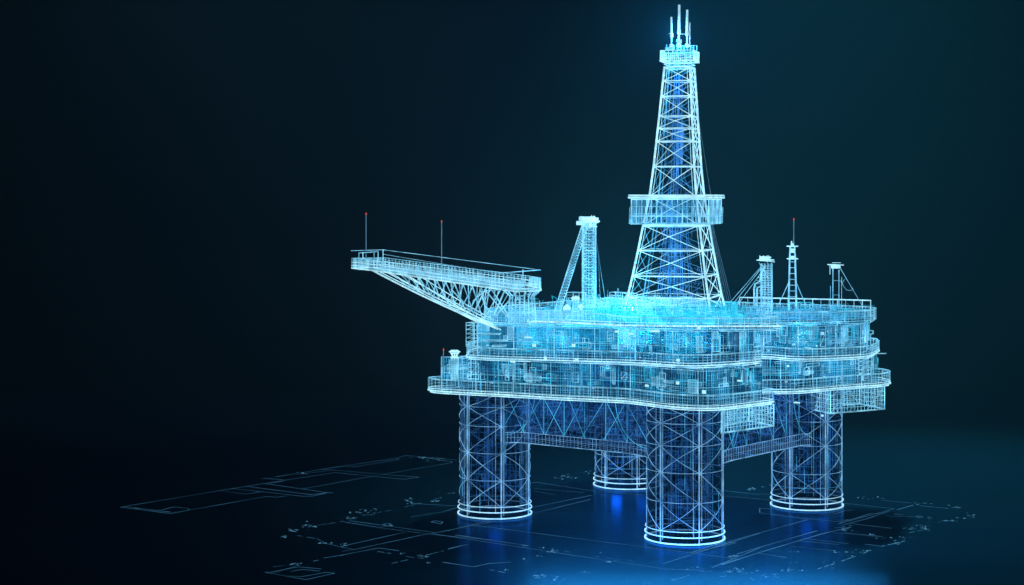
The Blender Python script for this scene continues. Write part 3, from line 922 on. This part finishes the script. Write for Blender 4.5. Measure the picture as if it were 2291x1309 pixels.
stack(1268, 697, 424, 1.2, .35, 'small valve with cross shaped wheels standing between the boom foot and the crane tower', ((1268, 687, .5), (1263, 690, .35), (1273, 690, .35)))
stack(1288, 697, 424, 2.9, .75, 'wide valve stack with a row of knobs touching the crane tower', ((1282, 667, .35), (1288, 666, .35), (1293, 667, .35), (1300, 687, .55)))

# ------------------------------------------------------------------ right group
d = 436
g0 = at(1708, 690, d)
cr2 = thing('derrick_crane', 'stout lattice crane tower with hooded back and small top platform right of the derrick', 'crane', (g0[0], g0[1], 48))
w = Wires(); c1 = at(1715, 590, d); R = 1.45
for k in range(10): a = k * PI / 5; w.seg((c1[0] + R * math.cos(a), c1[1] + R * math.sin(a), 48), (c1[0] + R * math.cos(a), c1[1] + R * math.sin(a), c1[2]), .08)
for i in range(22):
    z = 48 + (c1[2] - 48) * i / 22; w.ring((c1[0], c1[1], z), R, .06, 14)
    scribble(w, (c1[0] + U(-1, 1), c1[1] + U(-1, 1), z), .4, 8, .05)
w.build('tower', 'pale_line', cr2)
w = Wires()
for s in (-.9, 0, .9):
    off = fw * s; q = [tuple(Vector(at(*p, d)) + off) for p in ((1688, 690), (1687, 645), (1690, 635), (1700, 630), (1704, 612), (1711, 596))]
    w.poly(q, .1)
    w.poly([tuple(Vector(at(*p, d)) + off) for p in ((1694, 690), (1694, 645), (1702, 640), (1712, 640))], .07)
for py in range(600, 690, 7):
    x0 = 1710 - min(22, (py - 596) * .5); w.seg(tuple(Vector(at(x0, py, d)) - fw * .9), tuple(Vector(at(x0, py, d)) + fw * .9), .07); w.seg(at(x0, py, d), at(1715, py, d), .06)
w.build('hood', 'pale_line', cr2)
w = Wires(); c = at(1714, 580, d)
w.ring((c[0], c[1], c[2] - .2), 1.9, .2, 18); w.ring((c[0], c[1], c[2] + .5), 1.2, .16, 14); w.seg(at(1693, 582, d), at(1733, 586, d), .16)
for px in (1700, 1708, 1716, 1719): w.seg(at(px, 582, d), at(px, 572, d), .12)
w.solid(at(1712, 577, d), (1.0, .8, .35))
w.build('top_platform', 'bright_line', cr2)
w = Wires()
for a, b in (((1702, 598), (1632, 678)), ((1702, 602), (1640, 680)), ((1702, 612), (1650, 682)), ((1726, 588), (1729, 690)), ((1652, 672), (1650, 690))): w.seg(at(*a, d), at(*b, d - 3), .07)
w.build('guy_wire', 'pale_line', cr2)

d = 438
m0 = at(1773, 692, d)
mast = thing('lattice_mast', 'slim ladder like mast with two small platforms and stay wires on the right deck', 'mast', m0)
w = Wires()
for s, t in ((-1, -1), (1, -1), (1, 1), (-1, 1)):
    a = Vector(at(1773, 694, d)) + rt_ * s * 1.0 + fw * t * .8; m = Vector(at(1773, 580, d)) + rt_ * s * .7 + fw * t * .6; b = Vector(at(1773, 552, d)) + rt_ * s * .55 + fw * t * .5
    w.poly([tuple(a), tuple(m), tuple(b)], .13)
for py in range(560, 690, 13):
    hw = .6 + (py - 552) * .003
    q = [tuple(Vector(at(1773, py, d)) + rt_ * s * hw + fw * t * hw * .8) for s, t in ((-1, -1), (1, -1), (1, 1), (-1, 1))]; w.poly(q, .07, True)
w.build('frame', 'pale_line', mast)
for py, r in ((551, 1.3), (579, 1.3)):
    w = Wires(); c = at(1773, py, d); w.ring(c, r, .2, 14); w.seg(at(1762, py, d), at(1785, py, d), .17); w.seg(c, (c[0], c[1], c[2] + .5), .5); w.build('platform', 'bright_line', mast)
w = Wires(); w.seg(at(1771, 551, d), at(1771, 540, d), .2); w.solid(at(1773, 561, d), (.4, .4, .5)); w.build('sensor', 'bright_line', mast)
w = Wires()
for x, x0 in ((1742, 1766), (1803, 1780)): w.seg(at(x0, 629, d), at(x, 682, d), .1)
w.build('stay_wire', 'pale_line', mast)

d = 440
m0 = at(1870, 692, d)
dav = thing('loading_davit', 'two post davit with flat head and slack cable near the top deck right end', 'davit', m0)
w = Wires()
for px, y0, r in ((1863.5, 596, .12), (1877, 604, .11), (1858, 640, .06), (1883, 620, .07)): w.seg(at(px, 692, d), at(px, y0, d), r)
for y in (628, 660): w.seg(at(1863.5, y, d), at(1877, y, d), .06)
w.build('post', 'pale_line', dav)
w = Wires(); w.seg(at(1852, 592, d), at(1887, 593, d), .2); w.solid(at(1870, 597, d), (1.0, .6, .4)); w.seg(at(1862, 588, d), at(1881, 588, d), .1); w.seg(at(1857, 592, d), at(1857, 614, d), .08)
w.build('head', 'bright_line', dav)
w = Wires(); w.seg(at(1880, 600, d), at(1928, 682, d), .08)
w.poly([at(1882, 628, d), at(1887, 640, d), at(1894, 649, d), at(1904, 650, d), at(1909, 644, d)], .06); w.poly([at(1877, 626, d), at(1884, 633, d), at(1890, 625, d)], .05)
w.build('cable', 'pale_line', dav)

# small davits, pole and frames at the right end
a = at(1950, 791, 430); b = at(1982, 791, 434)
pole = thing('flare_pole', 'short white pole sticking out sideways from the right end of the middle deck', 'pole', a)
w = Wires(); w.seg(a, b, .17); w.seg(lerp(a, b, .55), b, .12); w.build('pole', 'pale_line', pole)
for (pts, lab) in ((((1905, 742), (1948, 748), (1954, 747), (1954, 740), (1948, 740)), 'hooked rail arm at the right end just under the top deck'), (((1928, 836), (1932, 820), (1950, 824), (1950, 842)), 'bent tube frame at the right end above the lowest deck')):
    q = [at(*p, 430) for p in pts]; z = at(pts[0][0], pts[0][1] + 35, 430)
    t = thing('boat_davit', lab, 'davit', z)
    w = Wires(); w.poly(q, .13); w.poly([tuple(Vector(p) + fw * 1.2) for p in q], .08); w.seg(q[1], (q[1][0], q[1][1], q[1][2] - 3.6), .12); w.seg(q[0], (q[0][0], q[0][1], q[0][2] - 3.0), .1)
    w.build('arm', 'pale_line', t)
    w = Wires(); zz = q[1][2] - 3.4
    for i in range(6): p = lerp(q[0], q[1], i / 5); w.seg((p[0], p[1], zz), (p[0], p[1], zz + 2), .07)
    w.seg((q[0][0], q[0][1], zz + 2), (q[1][0], q[1][1], zz + 2), .09); w.build('guard_rail', 'pale_line', t)

# beacon tower on the lower left corner
d = 416
b0 = at(1017, 850, d)
bc = thing('beacon_tower', 'small beacon tower with flared bowl top on the left corner of the lowest deck', 'beacon', b0)
w = Wires(); prof = ((850, .75), (826, .7), (822, .75), (812, .8), (805, .85))
c = b0
for k in range(8):
    a = k * PI / 4; w.poly([(c[0] + r * math.cos(a), c[1] + r * math.sin(a), zat(py, d)) for py, r in prof], .1)
for py in range(806, 850, 5): w.ring((c[0], c[1], zat(py, d)), .78, .08, 12)
w.build('shaft', 'pale_line', bc)
w = Wires()
for py, r, rr in ((800, .95, .13), (797, .6, .1), (791, .9, .12), (787, 1.25, .16), (784, .9, .1)): w.ring((c[0], c[1], zat(py, d)), r, rr, 16)
for k in range(8):
    a = k * PI / 4; w.poly([(c[0] + r * math.cos(a), c[1] + r * math.sin(a), zat(py, d)) for py, r in ((803, .9), (797, .55), (791, .85), (786, 1.3))], .1)
w.build('bowl', 'ring_line', bc)
w = Wires(); a, b = at(1001, 826, d), at(1048, 826, d)
for dz in (0, .9): w.poly([(p[0], p[1], p[2] + dz) for p in (a, b, tuple(Vector(b) + fw * 3), tuple(Vector(a) + fw * 3))], .16 if dz == 0 else .1, True)
for i in range(9): p = lerp(a, b, i / 8); w.seg(p, (p[0], p[1], p[2] + .9), .07); w.seg(p, (p[0], p[1], zat(850, d)), .06)
w.build('gallery', 'pale_line', bc)

# ------------------------------------------------------------------ floor drawings
def drawing(name, label, lines, clusters, sc_, off, root, z):
    w = Wires()
    def G(x, y): return (*on(off[0] + x / sc_, off[1] + y / sc_, z), z)
    def ribbon(a, b, hw):
        dx, dy = b[0] - a[0], b[1] - a[1]; l = math.hypot(dx, dy) or 1; nx, ny = -dy / l * hw, dx / l * hw
        q = [(a[0] + nx, a[1] + ny), (b[0] + nx, b[1] + ny), (b[0] - nx, b[1] - ny), (a[0] - nx, a[1] - ny)]
        w.solid_ribbon(q, z)
    def sr(q, z):
        w.face([(x, y, z) for x, y in q][::-1])
    w.solid_ribbon = sr
    for L in lines:
        hw, dash = .13, 0
        if isinstance(L[0], str): dash = 1 if 'd' in L[0] else 0; hw = .2 if 'b' in L[0] else .13; L = L[1:]
        pts = [G(*p) for p in L]
        for a, b in zip(pts, pts[1:]):
            if dash:
                n = max(2, int(math.dist(a, b) / 2.4)); 
                for i in range(n):
                    if random.random() < .7: ribbon(lerp(a, b, i / n), lerp(a, b, (i + U(.4, .95)) / n), hw)
            else: ribbon(a, b, hw)
    o = w.build(name, 'drawn_line', None, (*root, z))
    o['label'] = label; o['category'] = 'floor drawing'; o['group'] = 'line drawings on the floor'
    if clusters:
        w = Wires(); w.solid_ribbon = sr
        for (x, y, sx, sy, n) in clusters:
            for i in range(int(n * .7)):
                px, py = x + random.gauss(0, sx), y + random.gauss(0, sy) * 1.2; l = U(4, 24)
                ribbon(G(px, py), G(px + l, py + random.choice((-.22, .12, 0)) * l), U(.09, .18))
                if random.random() < .3: ribbon(G(px, py), G(px + U(2, 12), py - U(2, 8)), .14)
        c = w.build('small_marks', 'drawn_dash', o, None)
    return o
random.seed(71)
drawing('floor_drawing', 'long narrow plan drawing in thin pale lines on the empty floor far left', [
    [(78, 412), (660, 315), (1180, 262), (945, 272), (965, 240)][:2] + [(1080, 248), (1360, 205)], [(78, 412), (375, 450), (950, 348), (1010, 353), (1068, 345)],
    [(100, 408), (375, 441)], [(325, 428), (395, 411), (485, 420), (485, 430)], [(670, 312), (825, 334), (910, 322)], [(740, 300), (1165, 347), (1215, 347), (1300, 330)],
    [(830, 288), (1210, 337), (1310, 326), (1345, 328)], [(945, 272), (1160, 303), (1310, 326)], [(945, 275), (1045, 258)], [(930, 240), (1050, 248)],
    [(1000, 232), (1280, 186), (1420, 165), (1725, 120), (1780, 103), (2085, 132)], [(1430, 170), (1470, 172), (1740, 128), (1720, 118)],
    [(1130, 218), (1350, 190), (1640, 217), (1858, 233), (1770, 246), (1360, 206)], [(1170, 302), (1580, 228)], [(1640, 217), (2055, 147), (2050, 140), (1990, 135)],
    [(1280, 186), (1360, 192)], [(1850, 110), (2020, 136)]],
    [(190, 420, 10, 2, 5), (1165, 210, 20, 3, 8), (1930, 125, 45, 6, 26)], 2.664, (240, 980), on(640, 1085, 0), .03)
drawing('floor_drawing', 'stepped plan drawing with a small box on the floor just left of the legs', [
    [(940, 800), (1185, 844), (1355, 806), (1305, 800), (1160, 826), (1080, 822)], [(970, 800), (1140, 768), (1275, 780)], [(1095, 795), (1160, 783), (1265, 793)], [(940, 800), (1000, 800), (1120, 765)],
    ['d', (985, 768), (1170, 745), (1340, 712), (1480, 680)], [(1290, 715), (1385, 700), (1620, 655), (1740, 672)], [(1395, 675), (1470, 665), (1875, 578), (1940, 568), (2290, 500)],
    [(1310, 630), (1420, 655), (1480, 665)], [(1420, 640), (1770, 562)], [(1410, 500), (1700, 545), (1940, 575)], [(1440, 492), (1950, 563)], ['d', (1250, 520), (1390, 500), (1480, 470), (1740, 420), (2010, 350)],
    [(1640, 515), (1665, 508), (1695, 516), (1670, 524), (1640, 515)], ['d', (1030, 590), (1130, 580), (1250, 600), (1310, 630)], ['d', (1610, 675), (1840, 715)], ['d', (1695, 747), (1850, 712), (2120, 640)],
    ['b', (2000, 740), (2180, 768), (2290, 745)], [(1820, 390), (2090, 405)], [(1810, 470), (2000, 440), (2085, 415)], [(1940, 575), (2290, 608)], [(1930, 500), (1950, 493), (2000, 500), (1990, 512), (1930, 500)], [(1940, 570), (2290, 625)]],
    [(1530, 438, 35, 9, 26), (1430, 478, 20, 4, 12), (1190, 520, 30, 8, 18), (1120, 550, 25, 5, 14), (1060, 587, 18, 3, 7), (1280, 625, 22, 4, 12), (1400, 638, 12, 4, 6), (1785, 380, 15, 7, 12), (1940, 378, 22, 4, 10), (2050, 328, 18, 3, 8),
     (1140, 755, 30, 5, 9), (1880, 706, 20, 6, 10), (1745, 686, 8, 3, 4), (1670, 518, 20, 3, 8), (1900, 742, 15, 2, 4)], 2.664, (240, 980), on(850, 1190, 0), .05)
drawing('floor_drawing', 'large plan drawing in thin lines on the floor beneath and in front of the legs', [
    [(0, 450), (180, 408), (1780, 612)], [(180, 408), (300, 375), (620, 280), (1060, 190)], ['b', (1780, 612), (2000, 540), (2120, 538)], [(2120, 538), (1780, 612), (2110, 655)], ['b', (1800, 620), (2291, 468)],
    [(0, 488), (640, 585), (1060, 650), (1600, 730), (1880, 740)], ['b', (60, 480), (600, 560)], ['d', (860, 600), (1240, 660), (1620, 700)], [(1580, 692), (1790, 625)], [(1940, 720), (2291, 575)],
    ['b', (2010, 700), (2291, 608)], [(0, 685), (200, 715), (300, 690), (470, 680)], ['bd', (310, 735), (640, 795), (700, 795)], ['bd', (785, 812), (960, 835), (1000, 840)], ['d', (1590, 828), (1700, 800), (1850, 750), (1960, 745)],
    [(620, 100), (660, 95), (1050, 155), (1450, 190)], [(640, 140), (1000, 170)], [(2030, 155), (2291, 190)], [(2030, 200), (2291, 215)], [(1120, 672), (1220, 672), (1260, 660)], ['d', (970, 755), (1060, 742)], [(10, 580), (150, 550)],
    [(640, 320), (1050, 220)], [(640, 160), (790, 185)]],
    [(770, 600, 22, 9, 14), (650, 635, 20, 5, 6), (560, 658, 6, 2, 2), (700, 575, 14, 4, 5), (660, 780, 45, 8, 14), (830, 800, 50, 12, 9), (1120, 615, 8, 3, 3), (1000, 752, 20, 4, 5), (1180, 680, 30, 6, 7),
     (1760, 725, 40, 7, 10), (2130, 745, 60, 9, 12), (2090, 635, 15, 3, 5), (1440, 836, 40, 4, 4), (1660, 818, 35, 10, 6), (2010, 780, 20, 3, 4), (830, 55, 60, 9, 26), (1010, 22, 35, 8, 14), (430, 738, 18, 2, 3), (300, 517, 10, 2, 3), (570, 558, 10, 2, 3), (2220, 148, 20, 5, 7)], 3.273, (1000, 1050), on(1500, 1230, 0), .07)
drawing('floor_drawing', 'branching site plan with dashed edges on the floor right of the legs', [
    ['b', (50, 705), (320, 620), (780, 482), (870, 460), (1005, 430)], ['b', (160, 628), (480, 535), (760, 455)], ['b', (320, 622), (530, 655)], [(90, 538), (690, 372)], [(80, 160), (410, 188)], [(80, 195), (410, 230)],
    [(940, 250), (1330, 292), (910, 405)], [(950, 412), (1130, 365), (1290, 310)], [(920, 400), (1160, 325), (1230, 330)], ['b', (1350, 300), (1470, 265)], [(1230, 230), (1460, 250)], ['b', (1520, 270), (1700, 288)],
    ['bd', (1250, 320), (1480, 350), (1680, 380), (1800, 385)], [(1270, 345), (1480, 352)], [(1000, 402), (1310, 437)], ['bd', (960, 470), (1160, 490), (1440, 518)], [(870, 470), (1010, 480), (1220, 500)],
    ['bd', (1230, 572), (1330, 550), (1430, 525)], [(1110, 555), (1220, 568)], ['bd', (760, 740), (900, 695), (1050, 640), (1190, 590)], [(620, 530), (920, 558)], [(560, 570), (880, 605)], [(680, 515), (990, 552)],
    [(330, 320), (330, 290), (420, 292)], [(330, 322), (620, 360), (910, 388), (990, 372)], [(780, 335), (900, 330), (965, 305), (1020, 303)], ['bd', (1440, 470), (1670, 425)], ['bd', (1390, 440), (1500, 415), (1670, 427)],
    ['d', (60, 755), (280, 778)], [(880, 435), (1000, 430), (950, 455)]],
    [(1510, 252, 30, 5, 12), (1800, 283, 50, 6, 15), (1870, 345, 40, 16, 12), (1500, 440, 60, 13, 22), (1300, 505, 60, 8, 16), (1340, 545, 40, 7, 9), (1150, 490, 15, 4, 8), (1500, 348, 14, 5, 8), (1580, 360, 12, 4, 5), (1690, 378, 22, 5, 9), (1770, 383, 20, 4, 6),
     (970, 440, 25, 9, 16), (960, 617, 45, 6, 12), (1100, 600, 40, 6, 8), (1030, 642, 14, 3, 5), (400, 790, 55, 12, 22), (540, 745, 50, 8, 16), (600, 690, 20, 5, 5), (150, 750, 45, 6, 10), (130, 645, 20, 4, 6), (1100, 208, 60, 6, 14), (250, 152, 15, 3, 6), (345, 130, 8, 3, 4), (400, 112, 8, 2, 3), (570, 612, 30, 4, 5), (790, 690, 15, 2, 2), (850, 710, 30, 10, 5)], 3.315, (1600, 1050), on(1850, 1190, 0), .09)

# ------------------------------------------------------------------ floor and backdrop (one swept studio sheet in two objects)
def studio_mat(name, base, rough, gloss):
    m, nt, out = nodes(name)
    df = nt.nodes.new('ShaderNodeBsdfDiffuse'); df.inputs['Color'].default_value = (*base, 1)
    gl = nt.nodes.new('ShaderNodeBsdfGlossy'); gl.inputs['Color'].default_value = (.06, .30, .85, 1)
    lw = nt.nodes.new('ShaderNodeFresnel'); lw.inputs['IOR'].default_value = 1.5
    mu = nt.nodes.new('ShaderNodeMath'); mu.operation = 'MULTIPLY'; mu.inputs[1].default_value = gloss
    nt.links.new(lw.outputs[0], mu.inputs[0])
    mx = nt.nodes.new('ShaderNodeMixShader')
    tc = nt.nodes.new('ShaderNodeTexCoord'); ns = nt.nodes.new('ShaderNodeTexNoise')
    ns.inputs['Scale'].default_value = .02; ns.inputs['Detail'].default_value = 5
    mr = nt.nodes.new('ShaderNodeMapRange'); mr.inputs['To Min'].default_value = rough - .05; mr.inputs['To Max'].default_value = rough + .07
    nt.links.new(tc.outputs['Object'], ns.inputs['Vector']); nt.links.new(ns.outputs['Fac'], mr.inputs['Value']); nt.links.new(mr.outputs[0], gl.inputs['Roughness'])
    nt.links.new(mu.outputs[0], mx.inputs[0]); nt.links.new(df.outputs[0], mx.inputs[1]); nt.links.new(gl.outputs[0], mx.inputs[2])
    nt.links.new(mx.outputs[0], out.inputs['Surface'])
studio_mat('polished_floor', (0.032, 0.065, 0.078), .19, .8)
studio_mat('matt_backdrop', (0.03, 0.05, 0.06), .8, 0)
def sweep(name, prof, mat):
    w = Wires(); X0, X1 = -900, 1000; n = 2
    for (d0, z0), (d1, z1) in zip(prof, prof[1:]):
        a, b, c, e = rig(X0, d0), rig(X1, d0), rig(X1, d1), rig(X0, d1)
        w.face([(*a, z0), (*b, z0), (*c, z1), (*e, z1)])
    o = w.build(name, mat, None, (0, 0, 0)); o['kind'] = 'structure'
    for p in o.data.polygons: p.use_smooth = True
    return o
sweep('floor', [(-60, 0), (700, 0)], 'polished_floor')
rc = 130
prof = [(700 + rc * math.sin(k * PI / 48), rc - rc * math.cos(k * PI / 48)) for k in range(25)] + [(700 + rc, 420)]
sweep('backdrop', prof, 'matt_backdrop')

# ------------------------------------------------------------------ lamps
def lamp(name, kind, loc, energy, col, target=None, **kw):
    l = bpy.data.lights.new(name, kind); l.energy = energy; l.color = col
    for k, v in kw.items(): setattr(l, k, v)
    o = bpy.data.objects.new(name, l); COL.objects.link(o); o.location = loc
    if target: o.rotation_euler = (Vector(target) - Vector(loc)).to_track_quat('-Z', 'Y').to_euler()
    return o
def cam(X, d, z): return (*rig(X, d), z)
# added unseen spots washing the backdrop blue behind the platform
lamp('backdrop_fill_light', 'SPOT', cam(45, 520, 10), 3.5e5, (0.05, 0.38, 1.0), cam(45, 830, 110), spot_size=math.radians(105), spot_blend=1, shadow_soft_size=20)
lamp('backdrop_fill_light', 'SPOT', cam(-90, 500, 230), 3.4e5, (0.25, 0.6, 0.9), cam(-90, 830, 60), spot_size=math.radians(120), spot_blend=1, shadow_soft_size=20)
# added teal spot over the floor, right and behind, out of frame
lamp('floor_fill_light', 'SPOT', cam(90, 590, 290), 3.9e6, (0.04, 0.46, 0.68), cam(110, 455, 0), spot_size=math.radians(60), spot_blend=1, shadow_soft_size=10)
# blue light added below frame to pool on the floor before the legs
lamp('front_fill_light', 'AREA', cam(34, 298, 10.5), 1.0e5, (0.02, 0.32, 0.85), cam(34, 334, 0), shape='RECTANGLE', size=62, size_y=5, spread=math.radians(34))
# unseen point lights added for the glow in decks, legs and crown
lamp('core_fill_light', 'POINT', (DC[0] - 6, DC[1] - 10, 50), 9e4, (0.04, 0.75, 1.0), shadow_soft_size=1.5)
lamp('core_fill_light', 'POINT', (30, 18, 44), 1.5e4, (0.06, 0.6, 1.0), shadow_soft_size=1.5)
lamp('core_fill_light', 'POINT', at(1440, 752, 412), 4e4, (0.03, 0.7, 1.0), shadow_soft_size=2)
lamp('core_fill_light', 'POINT', at(1560, 765, 410), 2e4, (0.03, 0.65, 1.0), shadow_soft_size=2)
lamp('core_fill_light', 'POINT', at(1270, 760, 424), 1.5e4, (0.03, 0.6, 1.0), shadow_soft_size=2)
for lx, ly, lz, e in ((22, 18, 29, 1.6e4), (-14, -24, 28, 6e3), (LA[0], LA[1], 6, 5e2), (LC[0], LC[1], 7, 9e2), (LC[0] + 3, LC[1] + 3, 5, 4e2), (LD[0] - 2, LD[1] - 2, 5, 2.6e3), (LD[0] + 3, LD[1] + 3, 6, 9e2)):
    lamp('leg_fill_light', 'POINT', (lx, ly, lz), e, (0.03, 0.36, 0.95), shadow_soft_size=1.5)  # added lights, the low ones for blue streaks on the floor
lamp('crown_halo_light', 'POINT', (DC[0], DC[1], 118), 4.2e4, (0.01, 0.36, 1.0), shadow_soft_size=1)  # added to put a blue halo round the tower top
# added mist volume turning the unseen lights into halos, in place of bloom
hz = Wires(); hz.solid((0, 0, 64), (1, 1, 1))
hx = [rig(-420, -20), rig(430, -20), rig(430, 690), rig(-420, 690)]
hz = Wires(); zb, zt_ = -1.0, 150.0
for i in range(4):
    a, b = hx[i], hx[(i + 1) % 4]; hz.face([(*a, zb), (*b, zb), (*b, zt_), (*a, zt_)])
hz.face([(*p, zb) for p in hx[::-1]]); hz.face([(*p, zt_) for p in hx])
m, nt, out = nodes('halo_haze')
pv = nt.nodes.new('ShaderNodeVolumePrincipled'); pv.inputs['Density'].default_value = .0005; pv.inputs['Color'].default_value = (.75, .85, .9, 1)
nt.links.new(pv.outputs[0], out.inputs['Volume'])
ho = hz.build('halo_haze', 'halo_haze', None, (0, 0, 0)); ho['kind'] = 'stuff'

# ------------------------------------------------------------------ world, camera, render
wd = bpy.data.worlds.new('World'); sc.world = wd; wd.use_nodes = True
wd.node_tree.nodes['Background'].inputs[0].default_value = (0.005, 0.012, 0.017, 1)
wd.node_tree.nodes['Background'].inputs[1].default_value = .5
cd = bpy.data.cameras.new('camera'); co = bpy.data.objects.new('camera', cd); COL.objects.link(co)
cd.sensor_width = 36; cd.lens = 36 * F / 2291; cd.shift_y = -(654.5 - HOR) / 2291
cd.clip_start = 1; cd.clip_end = 4000
co.location = (*rig(0, 0), CAMZ); co.rotation_euler = (PI / 2, 0, TH)
sc.camera = co
sc.view_settings.view_transform = 'Standard'; sc.view_settings.look = 'None'; sc.view_settings.gamma = 1; sc.view_settings.exposure = 0
cy = sc.cycles
cy.max_bounces = 5; cy.diffuse_bounces = 1; cy.glossy_bounces = 2; cy.transmission_bounces = 2; cy.transparent_max_bounces = 96; cy.volume_bounces = 0
cy.use_denoising = True; cy.caustics_reflective = False; cy.caustics_refractive = False
cy.sample_clamp_indirect = 6
for o in bpy.data.objects:
    if '_w' in o: del o['_w']
